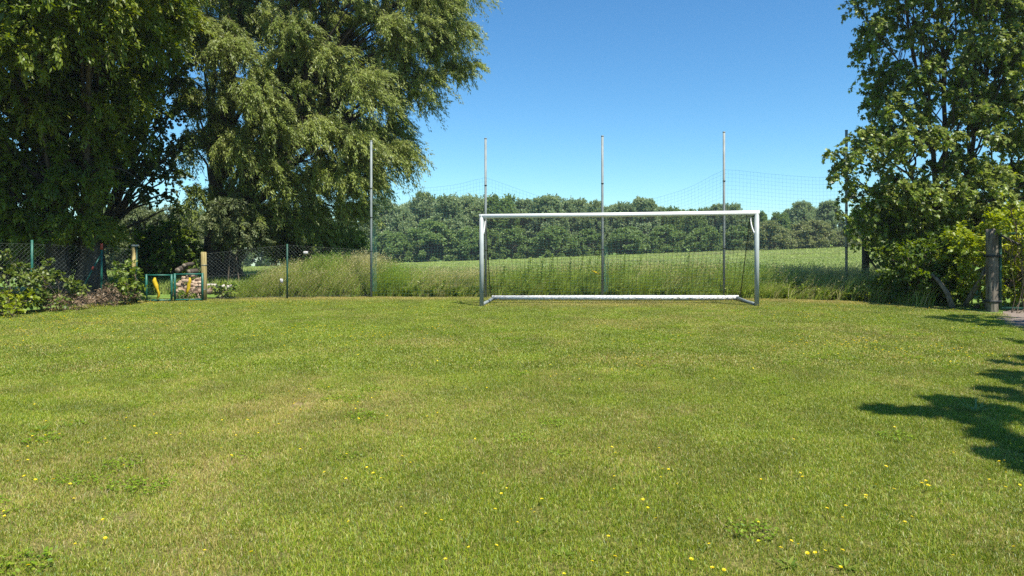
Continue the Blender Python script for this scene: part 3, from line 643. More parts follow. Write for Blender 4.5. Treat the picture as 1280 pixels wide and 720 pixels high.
# distant trees: six kinds of crown, copied
def far_mesh(seed, w, h, kind):
    g = np.random.default_rng(seed); cm = MB(); cl = []
    for _ in range(int((190 if kind == 'poplar' else 120)*w*h/80)):
        z = g.random()**.8; prof = (1-.62*z**1.6)*(.7+.3*min(1, z/.25)) if kind == 'poplar' else math.sqrt(max(0, 1-(z*1.0)**2*.92))*(.8+.2*min(1, z/.2))
        an = g.uniform(0, 6.28); rr = w/2*prof*g.random()**.4
        cl.append((np.array([math.cos(an)*rr, math.sin(an)*rr, h*(.04+.92*z)]), g.uniform(.32, .62 if kind == 'poplar' else .8)*(w/7)))
    crown(cm, None, cl, 'ovate', 2300/(w/7)**1.4, (.10, .20), (.075, .14), -.55 if kind == 'poplar' else .1, (.15, 0), seed, ntw=70, upn=.15, zs=1.7 if kind == 'poplar' else .95)
    tm = MB(); tm.tube([[0, 0, -.3], [.05, 0, h*.35], [0, .05, h*.9]], [.22, .15, .03], 7)
    for c, r in cl[::3]: tm.tube([[0, 0, c[2]*.6], c*[.5, .5, .85], c], [.07, .05, .02], 4, False)
    return cm, tm
FAR = {}
for nm, sd, w, h, kind, mt in (('poplar_a', 61, 7.0, 13.0, 'poplar', 'poplar'), ('poplar_b', 62, 8.0, 12.5, 'poplar', 'poplar'), ('poplar_c', 63, 6.2, 13.5, 'poplar', 'poplar'), ('green_a', 64, 8.5, 7.5, 'round', 'far_green'), ('green_b', 65, 7.5, 6.6, 'round', 'far_green'), ('olive_a', 66, 9.0, 7.0, 'round', 'far_olive'), ('poplar_d', 67, 7.5, 12.0, 'poplar', 'far_green')):
    c_, t_ = far_mesh(sd, w, h, kind); FAR[nm] = (c_.mesh('crown', M[mt]), t_.mesh('trunk', M['bark'], True), h)
def far_tree(kind, px, ytop, Y, name, label, wid=1.0, rz=0.):
    X = (px-640)*Y/F; z0 = float(ground(X, Y)); zt = CAMZ-(ytop-306)*Y/F
    c_, t_, h = FAR[kind]; s = (zt-z0)/h
    r_ = empty(name, (X, Y, z0)); r_.scale = (s*wid, s*wid, s); r_.rotation_euler.z = rz
    tag(r_, label, 'tree' if 'bush' not in name else 'bush', 'trees along the far edge of the field')
    for nm, me in (('crown', c_), ('trunk', t_)):
        o = bpy.data.objects.new(nm, me); S.collection.objects.link(o); o.parent = r_
far_list = [
 ('poplar_b', 150, 258, 152, 'poplar_tree', 'distant poplar seen between the ash trunk and the willow, left of the grey bush'),
 ('poplar_a', 190, 268, 150, 'poplar_tree', 'distant poplar above the grey willow bush beyond the small gate'),
 ('poplar_b', 238, 262, 148, 'poplar_tree', 'distant poplar behind the willow trunk'),
 ('poplar_b', 292, 262, 146, 'poplar_tree', 'distant tree glimpsed low between the willow trunk and the pale bush'),
 ('poplar_d', 345, 262, 148, 'dark_tree', 'distant dark tree behind the lower willow branches, above the wire fence'),
 ('poplar_d', 392, 258, 145, 'dark_tree', 'distant dark tree behind the right half of the willow'),
 ('poplar_c', 432, 262, 143, 'poplar_tree', 'distant poplar half hidden by the hanging willow, left of the first net pole'),
 ('poplar_a', 474, 250, 146, 'poplar_tree', 'distant poplar directly behind the leftmost net pole'),
 ('poplar_b', 500, 259, 143, 'poplar_tree', 'lower poplar just right of the leftmost net pole in the far row'),
 ('poplar_c', 530, 242, 146, 'poplar_tree', 'tallest poplar of the far row between the first two net poles'),
 ('poplar_a', 562, 247, 141, 'poplar_tree', 'full grey-green poplar just left of the goal in the far row'),
 ('poplar_b', 594, 245, 147, 'poplar_tree', 'poplar above the left goal post in the far row'),
 ('poplar_d', 626, 247, 143, 'poplar_tree', 'poplar just right of the second net pole, over the left end of the crossbar'),
 ('poplar_c', 655, 250, 147, 'poplar_tree', 'narrow poplar above the crossbar, second tree right of the second net pole'),
 ('poplar_a', 684, 246, 143, 'poplar_tree', 'poplar above the crossbar, midway between the second and third net poles'),
 ('poplar_b', 718, 249, 147, 'poplar_tree', 'broad poplar above the crossbar, just left of the middle net pole'),
 ('poplar_c', 746, 252, 141, 'poplar_tree', 'poplar in the far row directly behind the middle net pole'),
 ('poplar_b', 776, 254, 147, 'poplar_tree', 'low poplar above the crossbar just right of the middle net pole'),
 ('poplar_a', 806, 249, 143, 'poplar_tree', 'poplar with a raised top, right of the middle net pole and where the net sags'),
 ('poplar_d', 838, 261, 147, 'dark_tree', 'dark green tree lower than the poplars, above the right half of the crossbar'),
 ('poplar_d', 870, 263, 142, 'dark_tree', 'dark green tree just left of the fourth net pole in the far row'),
 ('poplar_c', 896, 256, 150, 'poplar_tree', 'thin topped poplar directly behind the fourth net pole'),
 ('poplar_b', 916, 255, 146, 'poplar_tree', 'poplar between the fourth net pole and the right goal post'),
 ('poplar_d', 948, 266, 142, 'dark_tree', 'dark tree behind the top of the right goal post'),
 ('poplar_d', 975, 267, 146, 'dark_tree', 'dark tree behind the olive bushes just right of the goal'),
 ('poplar_b', 1003, 252, 150, 'poplar_tree', 'tall grey tree behind the bushes right of the goal'),
 ('poplar_a', 1036, 252, 148, 'poplar_tree', 'grey-green tree beside the maple leaves, furthest right of the far row'),
 ('poplar_d', 1075, 262, 144, 'dark_tree', 'dark tree in the far row behind the dark end post of the wire fence'),
 ('poplar_b', 1110, 258, 146, 'poplar_tree', 'far tree glimpsed between the maple crown and the hedge'),
 ('olive_a', 962, 277, 128, 'olive_bush', 'rounded olive bush at the field edge just right of the goal'),
 ('olive_a', 1013, 276, 130, 'olive_bush', 'wide olive bush at the field edge midway between goal and maple'),
 ('olive_a', 1058, 286, 130, 'olive_bush', 'olive bush at the field edge behind the rightmost net pole'),
 ('green_a', 490, 290, 134, 'green_bush', 'dark rounded bush below the poplars, right of the leftmost net pole'),
 ('green_b', 540, 278, 136, 'green_bush', 'green bush below the poplars midway between the first two net poles'),
 ('green_a', 590, 285, 134, 'green_bush', 'dark bush beneath the far poplars beside the left goal post'),
 ('green_b', 640, 288, 135, 'green_bush', 'dark bush seen through the left end of the goal'),
 ('green_a', 690, 284, 133, 'green_bush', 'bush seen through the goal between the second and third net poles'),
 ('green_b', 735, 288, 135, 'green_bush', 'dark bush seen through the goal just left of the middle net pole'),
 ('green_a', 785, 284, 133, 'green_bush', 'green bush seen through the goal right of the middle net pole'),
 ('green_b', 832, 283, 135, 'green_bush', 'bush seen through the right half of the goal'),
 ('green_a', 880, 284, 133, 'green_bush', 'dark bush seen through the goal just left of the fourth net pole'),
 ('green_b', 922, 284, 135, 'green_bush', 'green bush seen through the goal by its right post'),
 ('green_a', 440, 292, 134, 'green_bush', 'green bush in the far row, left of the first net pole under the willow'),
]
for i, px in enumerate((462, 488, 515, 546, 578, 610, 641, 670, 701, 732, 762, 792, 822, 852, 884, 908, 932, 988, 1020)):
    far_list.append((('poplar_a', 'poplar_c', 'poplar_b', 'poplar_d')[i % 4], px, np.interp(px, [460, 530, 650, 800, 840, 900, 960, 1020], [258, 250, 253, 255, 264, 260, 268, 258])+random.uniform(-2, 4), 157+random.uniform(-3, 3), 'poplar_tree', 'poplar in the back row of the far trees, showing between two nearer crowns'))
for i, (k_, px, yt, Y, nm, lab) in enumerate(far_list): far_tree(k_, px, yt, Y, nm, lab, random.uniform(1.15, 1.5) if nm in ('poplar_tree', 'dark_tree') else random.uniform(1.1, 1.4), random.uniform(0, 6.28))

# ------------------------------------------------------------------ ball-catch poles and net
POLES = [(464, 22.3, 176, 'leftmost steel net pole, standing in front of the willow branches'), (607, 21.65, 173, 'steel net pole just right of the left goal post'),
         (753, 21.2, 170, 'middle steel net pole, seen through the centre of the goal'), (905, 20.8, 165, 'steel net pole seen through the right end of the goal, tallest of the row'),
         (1058, 20.3, 163, 'rightmost steel net pole, half hidden by the maple leaves')]
pole_xyz = []
for px, Y, yt, lab in POLES:
    b = onground(px, Y); top = CAMZ-(yt-306)*Y/F; pole_xyz.append((b, top))
    r_ = empty('net_pole', b); tag(r_, lab, 'pole', 'poles of the ball-catch net')
    mb = MB(); mb.tube([b-[0, 0, .2], b+[0, 0, 2.4], [b[0], b[1], top]], .038, 12); mb.build('post', M['galvanised'], r_, smooth=True)
    mb = MB(); mb.tube([[b[0], b[1], top-.02], [b[0], b[1], top+.012]], .042, 12); mb.build('cap', M['galvanised'], r_)
    for h in (.55, 1.5, 2.6, 3.55):
        mb = MB(); mb.tube([[b[0], b[1], b[2]+h], [b[0], b[1], b[2]+h+.03]], .044, 12); mb.tube([[b[0], b[1]-.04, b[2]+h+.015], [b[0]+.01, b[1]-.075, b[2]+h+.03]], .006, 5)
        mb.build('clamp_ring', M['dark_steel'], r_)
TOPS = [(464, 240), (500, 237), (535, 235), (570, 231), (607, 221), (640, 234), (675, 246), (715, 256), (753, 262), (790, 256), (825, 246), (865, 234), (905, 211), (945, 216), (990, 220), (1030, 222), (1058, 219), ]
tp = []
for px, py in TOPS:
    Y = np.interp(px, [p[0] for p in POLES], [p[1] for p in POLES]); tp.append(P(px, py, Y-.03))
tp = np.array(tp); S_ = np.concatenate([[0], np.cumsum(np.linalg.norm(np.diff(tp[:, :2], axis=0), axis=1))])
def smooth_top(s):
    k = np.linspace(-.35, .35, 7); return np.mean([np.interp(np.clip(s+d, 0, S_[-1]), S_, tp[:, 2]) for d in k], 0)
NS = int(S_[-1]/.105); ss = np.linspace(0, S_[-1], NS)
nx = np.interp(ss, S_, tp[:, 0]); ny = np.interp(ss, S_, tp[:, 1]); nzt = smooth_top(ss)
nzt = np.maximum(nzt, np.interp(ss, S_, tp[:, 2])-.02)
nzb = ground(nx, ny)+.03; NV = 34
f = np.linspace(0, 1, NV)[None]
net = np.stack([np.repeat(nx[:, None], NV, 1)+.015*np.sin(ss[:, None]*3+f*5), np.repeat(ny[:, None], NV, 1)+.05*np.sin(ss[:, None]*1.7+f*3), nzb[:, None]+(nzt-nzb)[:, None]*f], -1)
nr = empty('ball_catch_net', (float(nx[NS//2]), float(ny[NS//2]), float(nzb[NS//2]))); tag(nr, 'thin green ball-catch net sagging between the tall steel poles behind the goal', 'net')
mb = MB(); mb.wires(net[:, :-1].reshape(-1, 3), net[:, 1:].reshape(-1, 3), .0016); mb.wires(net[:-1].reshape(-1, 3), net[1:].reshape(-1, 3), .0016)
mb.build('netting', M['net_green'], nr)
mb = MB(); mb.tube(net[:, -1], .0024, 4, False); mb.build('top_rope', M['net_green'], nr)
for i, side in ((0, 1), (2, 1)):
    b = pole_xyz[i][0]; h1 = {0: 2.5, 2: 1.75}[i]
    mb = MB()                                             # net gathered against the poles
    for k_ in range(16):
        x0 = b[0]+side*(.05+.13*rng.random()**1.4); zz = np.linspace(b[2]+.2, b[2]+h1*rng.uniform(.7, 1), 7)
        mb.tube(np.column_stack([x0+rng.normal(0, .018, 7), b[1]-.02+rng.normal(0, .02, 7), zz]), .0028, 3, False)
    mb.build('gathered_netting', M['net_green'], nr)

# ------------------------------------------------------------------ goal
gL = onground(602, 18.7); gR = onground(946, 17.97)
u = gR-gL; u /= np.linalg.norm(u); back = np.array([-u[1], u[0], 0]); H = 2.47
goal = empty('football_goal', (gL+gR)/2); tag(goal, 'white and grey football goal with thin net at the far end of the lawn', 'football goal')
up = np.array([0, 0, 1.])
tL, tR = gL+up*H, gR+up*H
for b in (gL, gR):
    mb = MB(); mb.tube([b, b+up*1.2, b+up*(H+.05)], .06, 16); mb.build('post', M['aluminium'], goal, smooth=True)
mb = MB(); mb.tube([tL-u*.06, (tL+tR)/2-up*.008, tR+u*.06], .06, 16); mb.build('crossbar', M['white_paint'], goal, smooth=True)
DEP = 1.87
def gpt(b, d, z):
    p = b+back*d; return np.array([p[0], p[1], float(ground(p[0], p[1]))+z])
bl, br = gpt(gL, DEP, .09)+u*.10, gpt(gR, DEP, .09)-u*.10
mb = MB(); mb.tube([bl-u*.05, (bl+br)/2, br+u*.05], .068, 14); mb.build('ground_bar', M['worn_white'], goal, smooth=True)
for b, e, s in ((gL, bl, 1), (gR, br, -1)):
    mb = MB(); mb.tube([b+back*.05+up*.05, (b+e)/2+up*.01, e], .045, 12); mb.build('side_bar', M['galvanised'], goal, smooth=True)
    arm = bez(b+up*(H-.62)+back*.03, b+up*(H-.40)+back*.62, b+up*(H-.10)+back*.66, 10)
    mb = MB(); mb.tube(arm, .016, 10); mb.build('net_bracket', M['white_paint'], goal, smooth=True)
    mb = MB(); mb.tube([b+up*(H-.04)+back*.05, arm[-1]], .012, 8); mb.build('bracket_stay', M['dark_steel'], goal)
# the net: roof, back and sides
NU = 62; fu = np.linspace(0, 1, NU)
prof = np.concatenate([np.linspace(0, .2, 6), np.linspace(.2, 1, 24)[1:]])
def netpt(f_, t_):
    b = gL+(gR-gL)*f_; sag = .16*math.sin(math.pi*((f_*2) % 1))
    if t_ <= .2: s = t_/.2; return b+up*(H-.05-.05*s-sag*s)+back*(.66*s)
    s = (t_-.2)/.8; top = b+up*(H-.1-sag)+back*.66; bt = gpt(b, DEP, .12)
    c = top+(bt-top)*.55+back*-.14
    q = (1-s)**2*top+2*s*(1-s)*c+s*s*bt; return q+back*.03*math.sin(f_*31+s*5)
G_ = np.array([[netpt(a, t) for t in prof] for a in fu])
mb = MB(); mb.wires(G_[:, :-1].reshape(-1, 3), G_[:, 1:].reshape(-1, 3), .0036); mb.wires(G_[:-1].reshape(-1, 3), G_[1:].reshape(-1, 3), .0028)
for sgn, b in ((0, gL), (1, gR)):
    edgep = G_[0 if sgn == 0 else -1]
    inn = np.array([b+up*max(.02, p[2]-b[2]) for p in edgep]); nx_ = 14
    W_ = np.array([[inn[j]+(edgep[j]-inn[j])*k_/nx_ for j in range(len(edgep))] for k_ in range(nx_+1)])
    mb.wires(W_[:, :-1].reshape(-1, 3), W_[:, 1:].reshape(-1, 3), .0017); mb.wires(W_[:-1, 5:].reshape(-1, 3), W_[1:, 5:].reshape(-1, 3), .0017)
mb.build('net', M['net_dark'], goal)
for e_ in (G_[0, 5:]+u*.02, G_[-1, 5:]-u*.02):
    mb = MB(); mb.tube(e_, .011, 5, False); mb.build('edge_rope', M['net_dark'], goal)

# ------------------------------------------------------------------ fences
def chainlink(mb, a, b, za, zb, ha, hb, sp=.08, r=.0013):
    """diamond wire mesh between two ground points"""
    a = np.asarray(a, float)[:2]; b = np.asarray(b, float)[:2]; L = np.linalg.norm(b-a); h = (ha+hb)/2
    A = []; B = []
    for sg in (1, -1):
        for c in np.arange(-h, L+h, sp*1.414):
            if sg == 1: t0, t1 = max(0, -c), min(h, L-c); p0, p1 = (c+t0, t0), (c+t1, t1)
            else: t0, t1 = max(0, c-L), min(h, c); p0, p1 = (c-t0, t0), (c-t1, t1)
            if t1 <= t0: continue
            A.append(p0); B.append(p1)
    def m3(p):
        f = np.clip(p[0]/L, 0, 1); xy = a+(b-a)*f; z = za+(zb-za)*f+p[1]/h*(ha+(hb-ha)*f); return [xy[0], xy[1], z]
    mb.wires([m3(p) for p in A], [m3(p) for p in B], r)
    for hh_ in (0.03, .5, 1.0):
        mb.wires([m3((0, h*hh_))], [m3((L, h*hh_))], r*1.3)
def fpost(px, Y, ytop, r, mat, parent, name='post', sides=10):
    b = onground(px, Y); top = CAMZ-(ytop-306)*Y/F
    mb = MB(); mb.tube([b-[0, 0, .15], [b[0], b[1], (b[2]+top)/2], [b[0], b[1], top]], r, sides); mb.build(name, M[mat], parent, smooth=True)
    return b, top
fl = empty('wire_fence', onground(127, 19.7)); tag(fl, 'green wire mesh fence on the left, behind the bramble bushes', 'fence')
pts = []
for px, Y, yt in ((-140, 15.6, 296), (-60, 16.6, 298), (40, 18.2, 300), (127, 19.7, 305), (169, 20.3, 307)):
    if px == 169: b = onground(px, Y); t_ = CAMZ-(yt-306)*Y/F
    else: b, t_ = fpost(px, Y, yt, .03, 'green_paint', fl)
    pts.append((b, t_-.10))
mb = MB()
for (b0, t0), (b1, t1) in zip(pts[:-1], pts[1:]): chainlink(mb, b0, b1, b0[2]+.03, b1[2]+.03, t0-b0[2]-.03, t1-b1[2]-.03)
mb.build('wire_mesh', M['wire'], fl)
mb = MB(); mb.tube([P(126.5, 318, 19.66), P(115, 338, 19.5), P(98, 372, 19.2)], .022, 8); br_ = mb.build('brace', M['green_paint'], fl, smooth=True)
mb = MB(); mb.tube([P(117.4, 333, 19.53), P(114.8, 337.5, 19.5)], .028, 8); mb.build('band', M['red_paint'], fl)
mb = MB(); mb.tube([P(127, 312, 19.7), P(127, 304.5, 19.7)], .035, 10); mb.build('post_cap', M['red_paint'], fl)
b = onground(169, 20.3); r_ = empty('gate_post', b); tag(r_, 'brown square post with a pale top left of the small green gate', 'post')
t_ = CAMZ-(308-306)*20.3/F
mb = MB(); mb.box((b[0]-.03, b[1], (b[2]+t_)/2-.1), (.085, .11, t_-b[2]+.2)); mb.build('post', M['mossy_wood'], r_)
mb = MB(); mb.box((b[0], b[1], t_+.025), (.17, .14, .05)); mb.build('cap', M['concrete'], r_)
mb = MB(); mb.tube([[b[0]+.045, b[1], b[2]-.05], [b[0]+.045, b[1], t_-.002]], .022, 8); mb.build('steel_upright', M['dark_green_paint'], r_, smooth=True)
b = onground(255, 21.15); r_ = empty('wooden_post', b); tag(r_, 'round yellowish wooden post between the small gate and the wire fence', 'post')
t_ = CAMZ-(315-306)*21.15/F
mb = MB(); mb.tube([b-[0, 0, .2], [b[0], b[1], (b[2]+t_)/2], [b[0]-.01, b[1], t_-.012], [b[0]-.01, b[1], t_]], [.088, .085, .08, .066], 12); mb.build('post', M['mossy_wood'], r_, smooth=True)
for z in (.35, 1.1):
    mb = MB(); mb.tube([b+[0, 0, z], b+[0, 0, z+.02]], .089, 12); mb.build('wire_tie', M['wire'], r_)
fm = empty('wire_fence', onground(359, 22)); tag(fm, 'wire mesh fence before the willow, half overgrown by the tall grass bank', 'fence')
p0 = (onground(257, 21.2), CAMZ-(316-306)*21.2/F); p1 = fpost(359, 22.0, 305, .028, 'dark_green_paint', fm); p2 = (onground(464, 22.32), CAMZ-(312-306)*22.3/F)
mb = MB()
for (b0, t0), (b1, t1) in ((p0, p1), (p1, p2)): chainlink(mb, b0, b1, b0[2]+.03, b1[2]+.03, t0-b0[2]-.06, t1-b1[2]-.06)
mb.build('wire_mesh', M['wire'], fm)
fr_ = empty('wire_fence', onground(1082, 20.6)); tag(fr_, 'wire mesh fence with a thick dark end post under the maple', 'fence')
q0 = (onground(1058, 20.36), CAMZ-(308-306)*20.4/F); q1 = fpost(1082, 20.6, 296, .105, 'bark', fr_, 'end_post'); q2 = (onground(1180, 20.9), CAMZ-(308-306)*20.9/F)
mb = MB()
for (b0, t0), (b1, t1) in ((q0, (q1[0], q0[1])), ((q1[0], q0[1]), q2)): chainlink(mb, b0, b1, b0[2]+.03, b1[2]+.03, t0-b0[2]-.05, t1-b1[2]-.05)
mb.build('wire_mesh', M['wire'], fr_)
mb = MB(); mb.tube([P(1085, 321, 20.6), P(1100, 342, 20.7), P(1118, 368, 20.8)], .03, 8); mb.build('brace', M['dark_steel'], fr_, smooth=True)

# ------------------------------------------------------------------ small green gate, two leaves
def leaf_gate(pa, pb, ya, yb, ytop_a, ytop_b, label, mids):
    A = onground(pa, ya); B = onground(pb, yb); zA = CAMZ-(ytop_a-306)*ya/F; zB = CAMZ-(ytop_b-306)*yb/F
    r_ = empty('garden_gate', (A+B)/2); tag(r_, label, 'gate', 'leaves of the small green gate')
    A0 = A+[0, 0, .06]; B0 = B+[0, 0, .06]; A1 = np.array([A[0], A[1], zA]); B1 = np.array([B[0], B[1], zB])
    for nm, e in (('top_rail', (A1, B1)), ('bottom_rail', (A0, B0))):
        mb = MB(); mb.tube([e[0], (e[0]+e[1])/2, e[1]], .024, 8); mb.build(nm, M['green_paint'], r_, smooth=True)
    for e in ((A0, A1), (B0, B1)):
        mb = MB(); mb.tube([e[0]-[0, 0, .03], (e[0]+e[1])/2, e[1]+[0, 0, .03]], .034, 10); mb.build('stile', M['green_paint'], r_, smooth=True)
    mb = MB(); chainlink(mb, A0, B0, A0[2], B0[2], A1[2]-A0[2], B1[2]-B0[2], .07, .0014); mb.build('wire_mesh', M['dark_green_paint'], r_)
    return A0, B0, A1, B1
leaf_gate(183, 214.5, 20.5, 20.72, 344, 344, 'left leaf of the small green gate', 1)
leaf_gate(218.5, 253, 20.74, 21.0, 343, 342.5, 'right leaf of the small green gate, next to the round wooden post', 1)
def strip(pts_px, Y, widths, label):
    c = np.array([P(x, y, Y) for x, y in pts_px]); r_ = MB(); V = []
    for i, (p, w) in enumerate(zip(c, widths)):
        tw_ = .5*math.sin(i*1.3); V += [p+[-w*math.cos(tw_), -w*math.sin(tw_), 0], p+[0, -.02, 0], p+[w*math.cos(tw_), w*math.sin(tw_), 0], p+[w*.6, .03, 0], p+[-w*.6, .03, 0]]
    q = [[i*5+a, i*5+(a+1) % 5, i*5+5+(a+1) % 5, i*5+5+a] for i in range(len(c)-1) for a in range(5)]
    nb = len(V); V += [c[0], c[-1]]
    t = [[nb, (a+1) % 5, a] for a in range(5)]+[[nb+1, (len(c)-1)*5+a, (len(c)-1)*5+(a+1) % 5] for a in range(5)]
    r_.add(V, q=q, t=t); o = r_.build('yellow_strip', M['yellow_cloth'], smooth=True)
    return tag(o, label, 'strip', 'yellow strips hung on the small gate')
strip([(193.5, 347), (193, 351), (194.5, 356), (196, 361), (198, 366), (198.5, 370), (196.5, 373)], 20.5, [.025, .06, .075, .065, .05, .04, .03], 'curved yellow strip hanging on the left gate leaf')
strip([(237, 347), (237.5, 351), (236, 355), (235.5, 360), (234, 364), (234, 368)], 20.8, [.025, .045, .05, .075, .06, .03], 'shorter yellow strip hanging on the right gate leaf')

# rubble, slab, logs behind the small gate
def rock(c, s, seed, rz=0):
    g = np.random.default_rng(seed); mb = MB(); n1, n2 = 7, 9; V = []
    for i in range(n1):
        th = math.pi*(i+.02)/(n1-1+.04)
        for j in range(n2):
            ph = 2*math.pi*j/n2; d = np.array([math.sin(th)*math.cos(ph), math.sin(th)*math.sin(ph), math.cos(th)])
            d = np.sign(d)*np.abs(d)**.42; V.append(d*np.array(s)/2*(1+g.normal(0, .09)))
    V = np.array(V); cz, sz = math.cos(rz), math.sin(rz); V = V@np.array([[cz, -sz, 0], [sz, cz, 0], [0, 0, 1]]).T
    q = [[i*n2+j, i*n2+(j+1) % n2, (i+1)*n2+(j+1) % n2, (i+1)*n2+j] for i in range(n1-1) for j in range(n2)]
    return mb.add(V+np.asarray(c), q=[f_[::-1] for f_ in q])
g = np.random.default_rng(77)
k_ = 0
for row, (cnt, y0) in enumerate(((12, 370), (12, 366), (11, 362), (10, 358), (9, 354), (8, 350), (5, 346))):
    for j in range(cnt):
        px = 220+row*1.2+j*(34-row*1.7)/max(1, cnt-1)+g.normal(0, 1.6); c = P(px, y0+g.normal(0, 1.8), 22.0+.1*row+g.normal(0, .08)); z_ = g.uniform(.75, 1.35)
        o = rock(c, (.125*z_*g.uniform(.7, 1.6), .15*z_, .10*z_*g.uniform(.7, 1.4)), 200+k_, g.normal(0, .7)).build('rubble_stone', M['stone' if g.random() < .75 else 'brown_stone']); k_ += 1
        tag(o, 'broken stone in the heap seen through the right gate leaf', 'stone', 'stones of the heap behind the small gate')
mb = MB(); mb.box(P(274, 357.5, 22.2), (.72, .35, .11), .1, [[1, 0, .06], [0, 1, 0], [-.06, 0, 1]])
tag(mb.build('stone_slab', M['concrete']), 'flat pale stone slab lying behind the wire fence right of the round post', 'slab')
tag(rock(P(262, 362, 22.1), (.32, .3, .30), 301).build('rubble_stone', M['stone']), 'tan stone on the ground just right of the round wooden post', 'stone')
tag(rock(P(382, 316, 23.3), (.15, .12, .10), 302).build('white_stone', M['white_stone']), 'white lump on top of the grass bank right of the dark green fence post', 'stone')
tag(rock(P(352, 351, 22.05), (.09, .08, .13), 303).build('white_stone', M['white_stone']), 'white stone in the grass left of the dark green fence post', 'stone')
def log(a, b, r, label):
    r_ = empty('log', (np.asarray(a)+np.asarray(b))/2); tag(r_, label, 'log')
    mb = MB(); mb.tube([a, (np.asarray(a)+np.asarray(b))/2+[0, 0, .01], b], r, 10); mb.build('bark', M['bark'], r_, smooth=True)
    d = norm(np.asarray(b, float)-np.asarray(a, float)); mb = MB(); mb.tube([np.asarray(a)-d*.012, np.asarray(a)-d*.002], r*.93, 10); mb.build('cut_face', M['bark_pale'], r_)
log(P(222, 338, 22.3), P(232, 334, 22.9), .09, 'brown log lying on top of the stone heap on its left')
log(P(230, 332, 22.5), P(241, 330, 23.0), .07, 'upper log at the top of the heap behind the gate')
log(P(236, 340, 22.3), P(246, 339, 22.6), .09, 'short dark log at the right end of the heap behind the gate')

# ------------------------------------------------------------------ wooden gate post and metal gate on the right
Yp = 16.1
b = onground(1240, Yp); r_ = empty('gate_post', b); tag(r_, 'weathered thick wooden gate post with two iron bands on the right', 'post')
t_ = CAMZ-(288-306)*Yp/F
mb = MB(); hw = .102
sec = [(-hw, -hw*.7), (-hw*.7, -hw), (hw*.7, -hw), (hw, -hw*.7), (hw, hw*.7), (hw*.7, hw), (-hw*.7, hw), (-hw, hw*.7)]
V = []; zs = np.linspace(b[2]-.2, t_, 12)
for i, z in enumerate(zs):
    for j, (x_, y_) in enumerate(sec): V.append([b[0]+x_*(1+.03*math.sin(i*2.1+j)), b[1]+y_*(1+.03*math.sin(i*1.3+j*2)), z+(.05*math.sin(j*1.9) if i == 11 else 0)])
V.append([b[0], b[1], t_+.03]); nsec = 8
mb.add(V, q=[[i*8+j, i*8+(j+1) % 8, i*8+8+(j+1) % 8, i*8+8+j] for i in range(11) for j in range(8)], t=[[96, 88+j, 88+(j+1) % 8] for j in range(8)]); mb.build('post', M['old_wood'], r_)
for yy in (320, 376.5):
    z = CAMZ-(yy-306)*Yp/F; mb = MB()
    for dx, dy, s_ in ((0, -hw-.008, (.26, .012, .05)), (0, hw+.008, (.26, .012, .05)), (-hw-.012, 0, (.012, .25, .05)), (hw+.02, 0, (.03, .25, .05))): mb.box((b[0]+dx, b[1]+dy, z), s_)
    mb.box((b[0]+hw+.06, b[1]-.05, z), (.06, .04, .04)); mb.build('iron_band', M['dark_steel'], r_)
mb = MB(); mb.tube([P(1234, 333, 16.35), P(1224, 352, 16.5), P(1206, 382, 16.8)], .055, 6); mb.build('strut', M['old_wood'], r_)
ga = onground(1250, Yp-.02); gt_ = CAMZ-(291-306)*Yp/F
r_ = empty('metal_gate', ga); tag(r_, 'tall dark metal gate with a sloping brace hung on the thick wooden post', 'gate')
gd = np.array([1.0, -.06, 0]); GW = 3.0; ge = ga+gd*GW
def gz(p, z): return np.array([p[0], p[1], z])
zb_ = ga[2]+.06
for nm, e, rd in (('stile', (gz(ga, zb_), gz(ga, gt_)), .038), ('stile', (gz(ge, zb_), gz(ge, gt_)), .038), ('top_rail', (gz(ga, gt_-.02), gz(ge, gt_-.02)), .03), ('bottom_rail', (gz(ga, zb_+.02), gz(ge, zb_+.02)), .035), ('brace', (gz(ga+gd*.03, gt_-.06), gz(ga+gd*2.95, zb_+.1)), .028)):
    mb = MB(); mb.tube([e[0], (e[0]+e[1])/2, e[1]], rd, 10); mb.build(nm, M['dark_green_paint'] if nm != 'brace' else M['dark_steel'], r_, smooth=True)
mb = MB()
for x_ in np.arange(.5, 2.9, .5): mb.tube([gz(ga+gd*x_, zb_), gz(ga+gd*x_, gt_-.04)], .008, 6)
mb.build('bars', M['dark_steel'], r_)
for z in (.3, 1.55):
    mb = MB(); mb.box((ga[0]-.05, ga[1], ga[2]+z), (.09, .05, .06)); mb.build('hinge', M['dark_steel'], r_)

# ------------------------------------------------------------------ brambles and saplings before the left fence
def bramble(px, Y, poly, n, r, label, leaf='bramble', kind='ovate', per=1100, L=(.07, .12), Wd=(.05, .085), seed=1, name='bramble_bush', cat='bush', depth=.6):
    return shrub(name, label, cat, px, Y, poly, n, r, kind, per, L, Wd, leaf, seed=seed, depth=depth, ntw=24, sr=.012)
bramble(8, 16.9, [(-40, 392), (-40, 330), (-5, 322), (10, 308), (22, 306), (30, 330), (44, 345), (40, 388)], 26, (.17, .30), 'bramble bush at the left edge of the lawn, taller than its neighbour', seed=81)
bramble(62, 17.8, [(34, 386), (42, 340), (55, 318), (72, 322), (84, 345), (98, 350), (100, 384)], 26, (.15, .28), 'bramble bush in front of the wire fence, right of the bigger bramble', seed=82)
bramble(10, 16.4, [(-40, 396), (-40, 362), (10, 358), (40, 366), (52, 390)], 16, (.16, .26), 'low bright green weeds bush at the far left corner of the lawn', 'hazel', seed=83, name='weed_bush')
bramble(160, 19.7, [(138, 376), (142, 348), (152, 326), (164, 322), (176, 345), (180, 374)], 20, (.15, .26), 'slender green sapling bush beside the brown gate post', 'bush_dark', seed=84, name='sapling_bush')
